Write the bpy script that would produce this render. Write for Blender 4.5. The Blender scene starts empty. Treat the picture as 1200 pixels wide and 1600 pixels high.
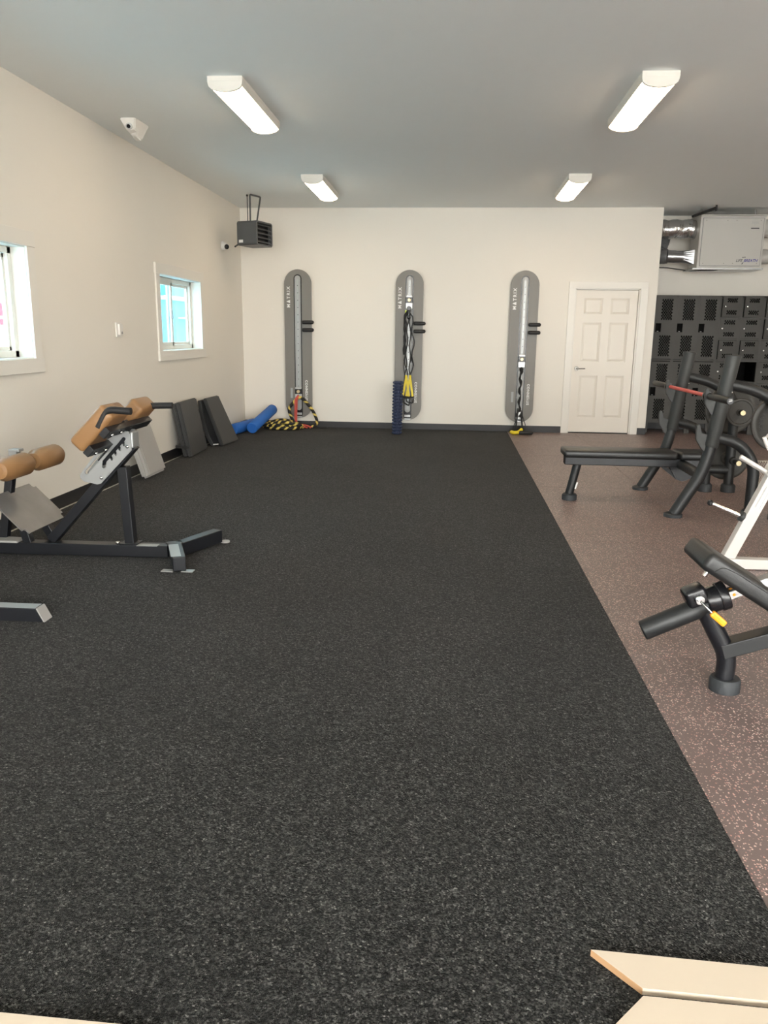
import bpy, bmesh, math, random
from mathutils import Vector, Matrix
random.seed(7)
scene = bpy.context.scene
COL = scene.collection

# ------------------------------------------------------------------ camera
YAW, PITCH, ROLL, CAM_H, F_PX = 0.08446, 0.22446, -0.01228, 1.3954, 1220.0
cy, sy, cp, sp = math.cos(YAW), math.sin(YAW), math.cos(PITCH), math.sin(PITCH)
fw = Vector((-sy * cp, cy * cp, -sp)); rt = Vector((cy, sy, 0)); up = rt.cross(fw)
r2 = rt * math.cos(ROLL) - up * math.sin(ROLL); u2 = up * math.cos(ROLL) + rt * math.sin(ROLL)
cam_data = bpy.data.cameras.new('camera'); cam = bpy.data.objects.new('camera', cam_data); COL.objects.link(cam)
cam.matrix_world = Matrix(((r2.x, u2.x, -fw.x, 0), (r2.y, u2.y, -fw.y, 0), (r2.z, u2.z, -fw.z, CAM_H), (0, 0, 0, 1)))
cam_data.sensor_fit = 'AUTO'; cam_data.sensor_width = 36.0; cam_data.lens = F_PX * 36.0 / 1600.0
cam_data.clip_start = 0.05; cam_data.clip_end = 300
scene.camera = cam

# ------------------------------------------------------------------ world, exposure
world = bpy.data.worlds.new('world'); scene.world = world; world.use_nodes = True
bg = world.node_tree.nodes['Background']; bg.inputs[0].default_value = (0.98, 0.98, 0.96, 1); bg.inputs[1].default_value = 18.0
scene.view_settings.view_transform = 'Standard'; scene.view_settings.look = 'None'
scene.view_settings.gamma = 1.0; scene.view_settings.use_curve_mapping = False
scene.view_settings.exposure = 0.06
LAMP_COLOR = (1.0, 0.78, 0.54); LAMP_STRENGTH = 17.0
def portal(name, loc, rot, sx, sy):
    l = bpy.data.lights.new(name, 'AREA'); l.shape = 'RECTANGLE'; l.size = sx; l.size_y = sy; l.cycles.is_portal = True
    o = bpy.data.objects.new(name, l); COL.objects.link(o); o.location = loc; o.rotation_euler = rot
for n_, xa_, xb_ in ((3, -2.7, 0.6), (4, 0.9, 3.9), (5, 4.2, 7.2)): portal('daylight_portal', ((xa_ + xb_) / 2, -4.36, 1.5), (math.pi / 2, 0, 0), xb_ - xa_, 2.91)
for ya_, yb_ in ((4.32, 5.71), (8.33, 9.71)): portal('daylight_portal', (-3.30, (ya_ + yb_) / 2, 1.585), (0, -math.pi / 2, 0), 0.81, yb_ - ya_)
# ------------------------------------------------------------------ materials
MATS = {}
def mat(name, col, rough=0.5, metal=0.0, bump=0.0, bscale=60.0, var=0.0, vscale=6.0, spec=0.5, emit=None, estr=0.0, coat=0.0, sheen=0.0):
    m = bpy.data.materials.new(name); m.use_nodes = True; MATS[name] = m
    nt = m.node_tree; n = nt.nodes; b = n['Principled BSDF']
    b.inputs['Base Color'].default_value = (*col, 1); b.inputs['Roughness'].default_value = rough
    b.inputs['Metallic'].default_value = metal; b.inputs['Specular IOR Level'].default_value = spec
    if coat: b.inputs['Coat Weight'].default_value = coat
    if emit: b.inputs['Emission Color'].default_value = (*emit, 1); b.inputs['Emission Strength'].default_value = estr
    tc = n.new('ShaderNodeTexCoord')
    if var:
        no = n.new('ShaderNodeTexNoise'); no.inputs['Scale'].default_value = vscale; no.inputs['Detail'].default_value = 4
        nt.links.new(tc.outputs['Object'], no.inputs['Vector'])
        mx = n.new('ShaderNodeMix'); mx.data_type = 'RGBA'
        mx.inputs['A'].default_value = (*[c * (1 - var) for c in col], 1); mx.inputs['B'].default_value = (*[min(1, c * (1 + var)) for c in col], 1)
        nt.links.new(no.outputs['Fac'], mx.inputs['Factor']); nt.links.new(mx.outputs['Result'], b.inputs['Base Color'])
    if bump:
        n2 = n.new('ShaderNodeTexNoise'); n2.inputs['Scale'].default_value = bscale; n2.inputs['Detail'].default_value = 3
        nt.links.new(tc.outputs['Object'], n2.inputs['Vector'])
        bp = n.new('ShaderNodeBump'); bp.inputs['Strength'].default_value = bump; bp.inputs['Distance'].default_value = 0.004
        nt.links.new(n2.outputs['Fac'], bp.inputs['Height']); nt.links.new(bp.outputs['Normal'], b.inputs['Normal'])
    return m
mat('wall_paint', (0.815, 0.775, 0.705), 0.55, bump=0.05, bscale=90, var=0.015, vscale=1.2)
mat('ceiling_paint', (0.93, 0.96, 0.96), 0.8, bump=0.05, bscale=70, var=0.01)
mat('trim_white', (0.80, 0.77, 0.71), 0.35, bump=0.02, bscale=30)
mat('door_white', (0.79, 0.74, 0.665), 0.38, bump=0.03, bscale=40)
mat('concrete', (0.58, 0.55, 0.50), 0.8, bump=0.2, var=0.1)
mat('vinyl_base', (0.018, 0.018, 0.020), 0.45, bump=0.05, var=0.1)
mat('steel_black', (0.008, 0.009, 0.012), 0.36, bump=0.06, bscale=200, var=0.1)
mat('steel_charcoal', (0.012, 0.0135, 0.0145), 0.46, bump=0.08, bscale=250, var=0.1)
mat('steel_guard', (0.036, 0.038, 0.037), 0.5, bump=0.1, bscale=200, var=0.1)
mat('rubber_foot', (0.028, 0.032, 0.036), 0.6, bump=0.1, bscale=150)
mat('rubber_black', (0.015, 0.015, 0.016), 0.55, bump=0.15, bscale=250)
mat('vinyl_pad', (0.014, 0.0145, 0.015), 0.38, bump=0.12, bscale=300, var=0.08)
mat('vinyl_mat', (0.027, 0.028, 0.029), 0.45, bump=0.12, bscale=120, var=0.1)
mat('vinyl_tan', (0.285, 0.150, 0.062), 0.40, bump=0.15, bscale=220, var=0.08)
mat('metal_silver', (0.48, 0.48, 0.475), 0.38, 0.9, bump=0.03)
mat('track_metal', (0.36, 0.36, 0.355), 0.6, 0.7, bump=0.03)
mat('metal_chrome', (0.72, 0.72, 0.72), 0.12, 1.0, bump=0.01)
mat('metal_nickel', (0.30, 0.29, 0.27), 0.4, 1.0, bump=0.02)
mat('metal_brass', (0.55, 0.45, 0.28), 0.35, 0.9, bump=0.05)
mat('paint_silver', (0.36, 0.37, 0.37), 0.36, 0.45, bump=0.05, bscale=250)
mat('galvanised', (0.40, 0.41, 0.42), 0.28, 0.9, bump=0.05, bscale=30, var=0.15)
mat('foil', (0.62, 0.62, 0.62), 0.2, 0.95, bump=1.0, bscale=26)
mat('flex_dark', (0.16, 0.165, 0.17), 0.4, 0.4, bump=0.2)
mat('footplate', (0.20, 0.19, 0.185), 0.36, 0.35, bump=0.06, bscale=14, var=0.25, vscale=7)
mat('tower_grey', (0.190, 0.178, 0.160), 0.42, bump=0.04, bscale=150, var=0.03)
mat('locker_grey', (0.072, 0.071, 0.067), 0.6, spec=0.3, bump=0.05, bscale=120, var=0.05)
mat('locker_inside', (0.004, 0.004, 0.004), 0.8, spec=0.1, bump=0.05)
mat('heater_grey', (0.075, 0.08, 0.085), 0.45, bump=0.08, bscale=200)
mat('unit_white', (0.50, 0.485, 0.455), 0.4, bump=0.03, bscale=90)
mat('plastic_white', (0.80, 0.78, 0.74), 0.4, bump=0.02)
mat('plastic_black', (0.010, 0.010, 0.012), 0.25, bump=0.02)
mat('plastic_grey', (0.34, 0.33, 0.315), 0.45, bump=0.06, bscale=180, var=0.03)
mat('steel_white', (0.64, 0.61, 0.58), 0.35, bump=0.05, bscale=150)
mat('foam_blue', (0.018, 0.135, 0.50), 0.6, bump=0.1, bscale=140, var=0.08)
mat('foam_navy', (0.026, 0.038, 0.085), 0.55, bump=0.1, bscale=150)
mat('rope_black', (0.012, 0.012, 0.012), 0.7, bump=0.4, bscale=300)
mat('rope_yellow', (0.72, 0.55, 0.13), 0.7, bump=0.4, bscale=300)
mat('band_red', (0.55, 0.075, 0.055), 0.5, bump=0.2)
mat('yellow', (0.80, 0.62, 0.03), 0.45, bump=0.1)
mat('lime', (0.65, 0.80, 0.05), 0.45, bump=0.1)
mat('bar_red', (0.62, 0.055, 0.045), 0.35, bump=0.05, bscale=250)
mat('orange', (0.95, 0.36, 0.015), 0.4, bump=0.04)
mat('print_white', (0.80, 0.80, 0.78), 0.5, bump=0.01)
mat('print_grey', (0.36, 0.38, 0.38), 0.5, bump=0.01)
mat('print_dark', (0.06, 0.06, 0.065), 0.5, bump=0.01)
mat('print_violet', (0.07, 0.06, 0.28), 0.5, bump=0.01)
mat('print_red', (0.55, 0.10, 0.05), 0.5, bump=0.01)
mat('mdf', (0.46, 0.27, 0.14), 0.7, bump=0.1, bscale=150)
mat('board_primed', (0.64, 0.545, 0.43), 0.5, bump=0.04, bscale=60, var=0.02)
mat('iron_plate', (0.045, 0.043, 0.038), 0.5, 0.2, bump=0.15, bscale=160)
mat('diffuser', (0.9, 0.88, 0.82), 0.5, emit=LAMP_COLOR, estr=LAMP_STRENGTH, bump=0.01)
mat('ext_red', (0.55, 0.05, 0.06), 0.6, bump=0.05)
mat('ext_white', (0.75, 0.77, 0.78), 0.6, bump=0.05)
mat('ext_blue', (0.18, 0.30, 0.36), 0.6, bump=0.05)
mat('ext_teal', (0.10, 0.22, 0.26), 0.3, bump=0.02)
mat('ext_ground', (0.78, 0.78, 0.77), 0.9, bump=0.2, var=0.1)
def glass_mat(name, tint):
    m = bpy.data.materials.new(name); m.use_nodes = True; nt = m.node_tree; n = nt.nodes; MATS[name] = m
    n.remove(n['Principled BSDF']); out = n['Material Output']
    tr = n.new('ShaderNodeBsdfTransparent'); tr.inputs[0].default_value = (*tint, 1)
    gl = n.new('ShaderNodeBsdfGlossy'); gl.inputs['Roughness'].default_value = 0.03
    lw = n.new('ShaderNodeLayerWeight'); lw.inputs['Blend'].default_value = 0.5
    pw_ = n.new('ShaderNodeMath'); pw_.operation = 'POWER'; pw_.inputs[1].default_value = 6.0; nt.links.new(lw.outputs['Facing'], pw_.inputs[0])
    fr = n.new('ShaderNodeMapRange'); fr.inputs['To Min'].default_value = 0.03; fr.inputs['To Max'].default_value = 0.6; nt.links.new(pw_.outputs[0], fr.inputs['Value'])
    mx = n.new('ShaderNodeMixShader')
    nt.links.new(fr.outputs[0], mx.inputs[0]); nt.links.new(tr.outputs[0], mx.inputs[1]); nt.links.new(gl.outputs[0], mx.inputs[2])
    nt.links.new(mx.outputs[0], out.inputs['Surface'])
glass_mat('window_glass', (0.40, 0.57, 0.64)); glass_mat('added_front_glass', (0.97, 0.97, 0.96))
def turf_mat():
    m = bpy.data.materials.new('turf_pile'); m.use_nodes = True; nt = m.node_tree; n = nt.nodes; L = nt.links; MATS['turf_pile'] = m
    b = n['Principled BSDF']; b.inputs['Roughness'].default_value = 0.85; b.inputs['Specular IOR Level'].default_value = 0.12; b.inputs['Sheen Weight'].default_value = 0.08; b.inputs['Sheen Roughness'].default_value = 0.4
    tc = n.new('ShaderNodeTexCoord')
    vo = n.new('ShaderNodeTexVoronoi'); vo.inputs['Scale'].default_value = 250; L.new(tc.outputs['Object'], vo.inputs['Vector'])
    sx = n.new('ShaderNodeSeparateColor'); L.new(vo.outputs['Color'], sx.inputs[0])
    cr = n.new('ShaderNodeValToRGB'); e = cr.color_ramp
    e.elements[0].position = 0.0; e.elements[0].color = (0.006, 0.006, 0.006, 1)
    e.elements[1].position = 1.0; e.elements[1].color = (0.20, 0.195, 0.18, 1)
    for pos, c in ((0.30, 0.016), (0.65, 0.042), (0.90, 0.075), (0.98, 0.11)):
        k = e.elements.new(pos); k.color = (c, c * 0.985, c * 0.94, 1)
    L.new(sx.outputs[0], cr.inputs[0])
    no = n.new('ShaderNodeTexNoise'); no.inputs['Scale'].default_value = 55; no.inputs['Detail'].default_value = 5; L.new(tc.outputs['Object'], no.inputs['Vector'])
    rg = n.new('ShaderNodeMapRange'); rg.inputs['From Min'].default_value = 0.3; rg.inputs['From Max'].default_value = 0.7; rg.inputs['To Min'].default_value = 0.48; rg.inputs['To Max'].default_value = 1.16
    L.new(no.outputs['Fac'], rg.inputs['Value'])
    n3 = n.new('ShaderNodeTexNoise'); n3.inputs['Scale'].default_value = 1.3; n3.inputs['Detail'].default_value = 3; L.new(tc.outputs['Object'], n3.inputs['Vector'])
    r3 = n.new('ShaderNodeMapRange'); r3.inputs['From Min'].default_value = 0.3; r3.inputs['From Max'].default_value = 0.7; r3.inputs['To Min'].default_value = 0.86; r3.inputs['To Max'].default_value = 1.14
    L.new(n3.outputs['Fac'], r3.inputs['Value'])
    v2 = n.new('ShaderNodeTexVoronoi'); v2.inputs['Scale'].default_value = 105; L.new(tc.outputs['Object'], v2.inputs['Vector'])
    s2 = n.new('ShaderNodeSeparateColor'); L.new(v2.outputs['Color'], s2.inputs[0])
    r4 = n.new('ShaderNodeMapRange'); r4.inputs['To Min'].default_value = 0.45; r4.inputs['To Max'].default_value = 1.45; L.new(s2.outputs[0], r4.inputs['Value'])
    m0 = n.new('ShaderNodeMath'); m0.operation = 'MULTIPLY'; L.new(rg.outputs[0], m0.inputs[0]); L.new(r4.outputs[0], m0.inputs[1])
    mu = n.new('ShaderNodeMath'); mu.operation = 'MULTIPLY'; L.new(m0.outputs[0], mu.inputs[0]); L.new(r3.outputs[0], mu.inputs[1])
    vm = n.new('ShaderNodeVectorMath'); vm.operation = 'SCALE'; L.new(cr.outputs[0], vm.inputs[0]); L.new(mu.outputs[0], vm.inputs['Scale'])
    L.new(vm.outputs[0], b.inputs['Base Color'])
    bp = n.new('ShaderNodeBump'); bp.inputs['Strength'].default_value = 0.8; bp.inputs['Distance'].default_value = 0.004
    ad = n.new('ShaderNodeMath'); ad.operation = 'ADD'; L.new(vo.outputs['Distance'], ad.inputs[0]); L.new(no.outputs['Fac'], ad.inputs[1])
    L.new(ad.outputs[0], bp.inputs['Height']); L.new(bp.outputs['Normal'], b.inputs['Normal'])
turf_mat()
def fleck_mat():
    m = bpy.data.materials.new('rubber_fleck'); m.use_nodes = True; nt = m.node_tree; n = nt.nodes; L = nt.links; MATS['rubber_fleck'] = m
    b = n['Principled BSDF']; b.inputs['Roughness'].default_value = 0.42; b.inputs['Specular IOR Level'].default_value = 0.55
    tc = n.new('ShaderNodeTexCoord')
    wn = n.new('ShaderNodeTexNoise'); wn.inputs['Scale'].default_value = 120; L.new(tc.outputs['Object'], wn.inputs['Vector'])
    ws = n.new('ShaderNodeVectorMath'); ws.operation = 'SCALE'; ws.inputs['Scale'].default_value = 0.010; L.new(wn.outputs['Color'], ws.inputs[0])
    wa = n.new('ShaderNodeVectorMath'); wa.operation = 'ADD'; L.new(tc.outputs['Object'], wa.inputs[0]); L.new(ws.outputs[0], wa.inputs[1])
    vo = n.new('ShaderNodeTexVoronoi'); vo.inputs['Scale'].default_value = 135; L.new(wa.outputs[0], vo.inputs['Vector'])
    sx = n.new('ShaderNodeSeparateColor'); L.new(vo.outputs['Color'], sx.inputs[0])
    sel = n.new('ShaderNodeMath'); sel.operation = 'GREATER_THAN'; sel.inputs[1].default_value = 0.66; L.new(sx.outputs[0], sel.inputs[0])
    sml = n.new('ShaderNodeMath'); sml.operation = 'LESS_THAN'; sml.inputs[1].default_value = 0.42; L.new(vo.outputs['Distance'], sml.inputs[0])
    mk = n.new('ShaderNodeMath'); mk.operation = 'MULTIPLY'; L.new(sel.outputs[0], mk.inputs[0]); L.new(sml.outputs[0], mk.inputs[1])
    fl = n.new('ShaderNodeMix'); fl.data_type = 'RGBA'; fl.inputs['A'].default_value = (0.80, 0.64, 0.56, 1); fl.inputs['B'].default_value = (0.60, 0.30, 0.26, 1); L.new(sx.outputs[1], fl.inputs['Factor'])
    no = n.new('ShaderNodeTexNoise'); no.inputs['Scale'].default_value = 3.0; no.inputs['Detail'].default_value = 5; L.new(tc.outputs['Object'], no.inputs['Vector'])
    bs = n.new('ShaderNodeMix'); bs.data_type = 'RGBA'; bs.inputs['A'].default_value = (0.125, 0.090, 0.084, 1); bs.inputs['B'].default_value = (0.225, 0.168, 0.155, 1); L.new(no.outputs['Fac'], bs.inputs['Factor'])
    mx = n.new('ShaderNodeMix'); mx.data_type = 'RGBA'; L.new(mk.outputs[0], mx.inputs['Factor']); L.new(bs.outputs['Result'], mx.inputs['A']); L.new(fl.outputs['Result'], mx.inputs['B'])
    L.new(mx.outputs['Result'], b.inputs['Base Color'])
    n2 = n.new('ShaderNodeTexNoise'); n2.inputs['Scale'].default_value = 260; n2.inputs['Detail'].default_value = 3; L.new(tc.outputs['Object'], n2.inputs['Vector'])
    bp = n.new('ShaderNodeBump'); bp.inputs['Strength'].default_value = 0.35; bp.inputs['Distance'].default_value = 0.002; L.new(n2.outputs['Fac'], bp.inputs['Height']); L.new(bp.outputs['Normal'], b.inputs['Normal'])
fleck_mat()

# ------------------------------------------------------------------ mesh helpers
V = Vector
def fillet(pts, rad, n=5):
    pts = [V(p) for p in pts]; out = [pts[0]]
    for i in range(1, len(pts) - 1):
        a, b, c = pts[i - 1], pts[i], pts[i + 1]
        u, w = (a - b), (c - b); r = min(rad, u.length * 0.49, w.length * 0.49)
        p0, p1 = b + u.normalized() * r, b + w.normalized() * r
        for k in range(n + 1):
            t = k / n; out.append((1 - t) ** 2 * p0 + 2 * t * (1 - t) * b + t * t * p1)
    out.append(pts[-1]); return out
class B:
    """collects shapes in one bmesh"""
    def __init__(s): s.bm = bmesh.new()
    def _take(s, tmp, M=None, mi=0, smooth=True):
        if M is not None: bmesh.ops.transform(tmp, matrix=M, verts=tmp.verts)
        vm = {}
        for v in tmp.verts: vm[v] = s.bm.verts.new(v.co)
        for f in tmp.faces:
            try: nf = s.bm.faces.new([vm[v] for v in f.verts])
            except ValueError: continue
            nf.material_index = mi; nf.smooth = smooth and len(f.verts) <= 4
        tmp.free(); return s
    def box(s, c, size, bevel=0.0, rot=None, seg=2, mi=0):
        t = bmesh.new(); bmesh.ops.create_cube(t, size=1.0)
        bmesh.ops.scale(t, vec=V(size), verts=t.verts)
        if bevel > 0: bmesh.ops.bevel(t, geom=t.edges[:], offset=min(bevel, min(size) * 0.49), segments=seg, affect='EDGES', profile=0.5)
        M = Matrix.Translation(V(c))
        if rot is not None: M = M @ rot.to_4x4()
        return s._take(t, M, mi, seg >= 3)
    def ab(s, a, b, bevel=0.0, mi=0):
        a, b = V(a), V(b); return s.box((a + b) / 2, [abs(x) for x in (b - a)], bevel, mi=mi)
    def bar(s, p0, p1, w, h, bevel=0.0, upv=(0, 0, 1), mi=0):
        p0, p1 = V(p0), V(p1); d = p1 - p0; x = d.normalized(); u = V(upv)
        y = u.cross(x)
        if y.length < 1e-4: y = V((0, 1, 0)).cross(x)
        y.normalize(); z = x.cross(y)
        R = Matrix((x, y, z)).transposed()
        return s.box((p0 + p1) / 2, (d.length, w, h), bevel, R, mi=mi)
    def tube(s, pts, r, seg=14, caps=True, closed=False, mif=None):
        pts = [V(p) for p in pts]; n = len(pts); rs = r if isinstance(r, (list, tuple)) else [r] * n
        tang = []
        for i in range(n):
            a = pts[(i - 1) % n] if (closed or i > 0) else pts[i]; b = pts[(i + 1) % n] if (closed or i < n - 1) else pts[i]
            tang.append((b - a).normalized())
        u = tang[0].orthogonal().normalized(); rings = []
        for i in range(n):
            if i > 0:
                q = tang[i - 1].rotation_difference(tang[i]); u = q @ u
                u = (u - tang[i] * u.dot(tang[i])).normalized()
            w = tang[i].cross(u)
            rings.append([s.bm.verts.new(pts[i] + (u * math.cos(2 * math.pi * k / seg) + w * math.sin(2 * math.pi * k / seg)) * rs[i]) for k in range(seg)])
        for i in range(n if closed else n - 1):
            A, C = rings[i], rings[(i + 1) % n]
            for k in range(seg):
                f = s.bm.faces.new((A[k], A[(k + 1) % seg], C[(k + 1) % seg], C[k])); f.smooth = True
                if mif: f.material_index = mif(i, k)
        if caps and not closed:
            s.bm.faces.new(rings[0][::-1]); s.bm.faces.new(rings[-1])
        return s
    def cyl(s, p0, p1, r, seg=20, r1=None, bev=0.0):
        p0, p1 = V(p0), V(p1); r1 = r if r1 is None else r1
        if bev:
            d = (p1 - p0).normalized() * bev
            return s.tube([p0, p0 + d * 0.3, p0 + d, p1 - d, p1 - d * 0.3, p1], [r - bev, r - bev * 0.3, r, r1, r1 - bev * 0.3, r1 - bev], seg)
        return s.tube([p0, p1], [r, r1], seg)
    def capsule(s, p0, p1, r, seg=16):
        p0, p1 = V(p0), V(p1); d = (p1 - p0).normalized()
        P = [p0 + d * r * (1 - math.cos(math.pi / 2 * k / 5)) for k in range(6)]; R = [max(2e-4, r * math.sin(math.pi / 2 * k / 5)) for k in range(6)]
        P += [p1 - d * r * (1 - math.cos(math.pi / 2 * k / 5)) for k in range(5, -1, -1)]; R += [max(2e-4, r * math.sin(math.pi / 2 * k / 5)) for k in range(5, -1, -1)]
        return s.tube(P, R, seg)
    def sphere(s, c, r, seg=14, scale=None):
        t = bmesh.new(); bmesh.ops.create_uvsphere(t, u_segments=seg, v_segments=max(6, seg // 2 + 1), radius=r)
        if scale: bmesh.ops.scale(t, vec=V(scale), verts=t.verts)
        return s._take(t, Matrix.Translation(V(c)))
    def prism(s, poly, d, o=(0, 0, 0), ex=(1, 0, 0), ey=(0, 0, 1), bevel=0.0, mi=0):
        """2D polygon in the plane (ex, ey) through o, extruded by d along ex x ey, centred"""
        ex, ey, o = V(ex), V(ey), V(o); nz = ex.cross(ey).normalized(); t = bmesh.new()
        A = [t.verts.new(o + ex * x + ey * y - nz * d / 2) for x, y in poly]; C = [t.verts.new(o + ex * x + ey * y + nz * d / 2) for x, y in poly]
        t.faces.new(A[::-1]); t.faces.new(C); k = len(poly)
        for i in range(k): t.faces.new((A[i], A[(i + 1) % k], C[(i + 1) % k], C[i]))
        if bevel: bmesh.ops.bevel(t, geom=t.edges[:], offset=bevel, segments=2, affect='EDGES')
        return s._take(t, None, mi)
    def hexa(s, P, bevel=0.0, seg=2):
        """8 corners: 4 bottom then 4 top"""
        t = bmesh.new(); v = [t.verts.new(V(p)) for p in P]
        for f in ((3, 2, 1, 0), (4, 5, 6, 7), (0, 1, 5, 4), (1, 2, 6, 5), (2, 3, 7, 6), (3, 0, 4, 7)): t.faces.new([v[i] for i in f])
        if bevel: bmesh.ops.bevel(t, geom=t.edges[:], offset=bevel, segments=seg, affect='EDGES')
        return s._take(t, None, 0, seg >= 3)
    def quad(s, *P, mi=0):
        f = s.bm.faces.new([s.bm.verts.new(V(p)) for p in P]); f.material_index = mi; return s
    def mesh(s, name, flat=False):
        bmesh.ops.recalc_face_normals(s.bm, faces=s.bm.faces[:])
        for e in s.bm.edges:
            if len(e.link_faces) == 2 and e.calc_face_angle(0) > math.radians(38): e.smooth = False
        if flat:
            for f in s.bm.faces: f.smooth = False
        me = bpy.data.meshes.new(name); s.bm.to_mesh(me); s.bm.free(); return me
def root_loc(p):
    v = V((0, 0, 0))
    while p is not None: v += V(p.location); p = p.parent
    return v
def put(name, b, material, parent=None, kind=None, flat=False, label=None):
    """link a B (or a mesh) as one object; coordinates are world coordinates at build time"""
    me = b.mesh(name, flat) if isinstance(b, B) else b
    for mm in (material if isinstance(material, (list, tuple)) else [material]): me.materials.append(MATS[mm])
    o = bpy.data.objects.new(name, me); COL.objects.link(o)
    if parent is not None:
        me.transform(Matrix.Translation(-root_loc(parent))); o.parent = parent
    else:
        xs = [v.co for v in me.vertices]
        c = V(((min(v.x for v in xs) + max(v.x for v in xs)) / 2, (min(v.y for v in xs) + max(v.y for v in xs)) / 2, min(v.z for v in xs)))
        me.transform(Matrix.Translation(-c)); o.location = c
    if kind: o['kind'] = kind
    if label: o['label'] = label
    return o
def thing(name, label, cat, loc=(0, 0, 0), group=None):
    o = bpy.data.objects.new(name, None); COL.objects.link(o); o.location = loc; o.empty_display_size = 0.1
    tag(o, label, cat, group); return o
def tag(o, label, cat, group=None):
    o['label'] = label; o['category'] = cat
    if group: o['group'] = group
    return o
def copy_tree(o, parent=None):
    c = o.copy(); COL.objects.link(c); c.parent = parent
    for ch in list(o.children): copy_tree(ch, c)
    return c
def text_mesh(s, size, M, depth=0.0006, space=1.0, shear=0.0, bold=0.0):
    cu = bpy.data.curves.new('lettering', 'FONT'); cu.body = s; cu.size = size; cu.extrude = depth; cu.align_x = 'CENTER'; cu.align_y = 'CENTER'
    cu.space_character = space; cu.shear = shear; cu.offset = bold; cu.resolution_u = 3
    ob = bpy.data.objects.new('lettering_tmp', cu); COL.objects.link(ob)
    dg = bpy.context.evaluated_depsgraph_get(); me = bpy.data.meshes.new_from_object(ob.evaluated_get(dg)); me.materials.clear()
    bpy.data.objects.remove(ob); bpy.data.curves.remove(cu); me.transform(M); return me
def cut(b, cutters):
    """boolean difference of a B by a list of B"""
    def tmp(x):
        me = x.mesh('tmp'); o = bpy.data.objects.new('tmp', me); COL.objects.link(o); return o
    a = tmp(b); cs = [tmp(c) for c in cutters]
    for c in cs:
        md = a.modifiers.new('b', 'BOOLEAN'); md.object = c; md.operation = 'DIFFERENCE'; md.solver = 'EXACT'
    dg = bpy.context.evaluated_depsgraph_get(); me = bpy.data.meshes.new_from_object(a.evaluated_get(dg)); me.materials.clear()
    for p_ in me.polygons: p_.use_smooth = False
    for o in [a] + cs: m_ = o.data; bpy.data.objects.remove(o); bpy.data.meshes.remove(m_)
    return me
AX = lambda ax, ang: Matrix.Rotation(ang, 3, ax)

# ------------------------------------------------------------------ structure
XL, XR, YB, YF, YA, ZC, XC, XT = -3.128, 7.6, 11.694, -4.2, 12.50, 3.136, 2.827, 0.828
T = 0.16
put('floor', B().ab((XL - 0.3, YF - 0.2, -0.12), (XR + 0.2, YA + 0.2, -0.012)), 'concrete', kind='structure')
floor = bpy.data.objects['floor']
put('ceiling', B().ab((XL - 0.3, YF - 0.2, ZC), (XR + 0.2, YA + 0.2, ZC + 0.12)), 'ceiling_paint', kind='structure')
# rubber mats laid edge to edge on the slab
XS, YS = 0.982, 2.005
ix = 0; mats = {}
x = XT
while x < XR - 0.05:
    x1 = min(x + XS, XR); y = 3.37 - 4 * YS
    while y < YA - 0.02:
        y0, y1 = max(y, YF), min(y + YS, YA)
        if y1 > YF + 0.1:
            put('rubber_mat', B().ab((x + 0.0012, y0 + 0.0012, -0.0119), (x1 - 0.0012, y1 - 0.0012, 0.0), 0.002), 'rubber_fleck', floor)
        y += YS
    x = x1
def win_wall():
    b = B(); xo, xi = XL - T, XL
    wins = [(4.32, 5.71), (8.33, 9.71)]; z0, z1 = 1.18, 1.99
    ys = [YF] + [v for w in wins for v in w] + [YA]
    for i in range(0, len(ys), 2): b.ab((xo, ys[i], 0 - 0.012), (xi, ys[i + 1], ZC))
    for a, c in wins:
        b.ab((xo, a, -0.012), (xi, c, z0)); b.ab((xo, a, z1), (xi, c, ZC))
    return b
put('wall_left', win_wall(), 'wall_paint', kind='structure', flat=True)
DX0, DX1, DZ = 1.70, 2.605, 2.06
b = B(); b.ab((XL, YB, -0.012), (DX0, YB + 0.14, ZC)).ab((DX1, YB, -0.012), (XC, YB + 0.14, ZC)).ab((DX0, YB, DZ), (DX1, YB + 0.14, ZC))
b.ab((XC - 0.14, YB + 0.14, -0.012), (XC, YA, ZC))
put('wall_back', b, 'wall_paint', kind='structure', flat=True)
put('wall_alcove', B().ab((XL, YA, -0.012), (XR, YA + 0.14, ZC)), 'wall_paint', kind='structure')  # left stretch is unseen, added to block daylight under the door
put('wall_right', B().ab((XR, YF, -0.012), (XR + 0.14, YA, ZC)), 'wall_paint', kind='structure')
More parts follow.
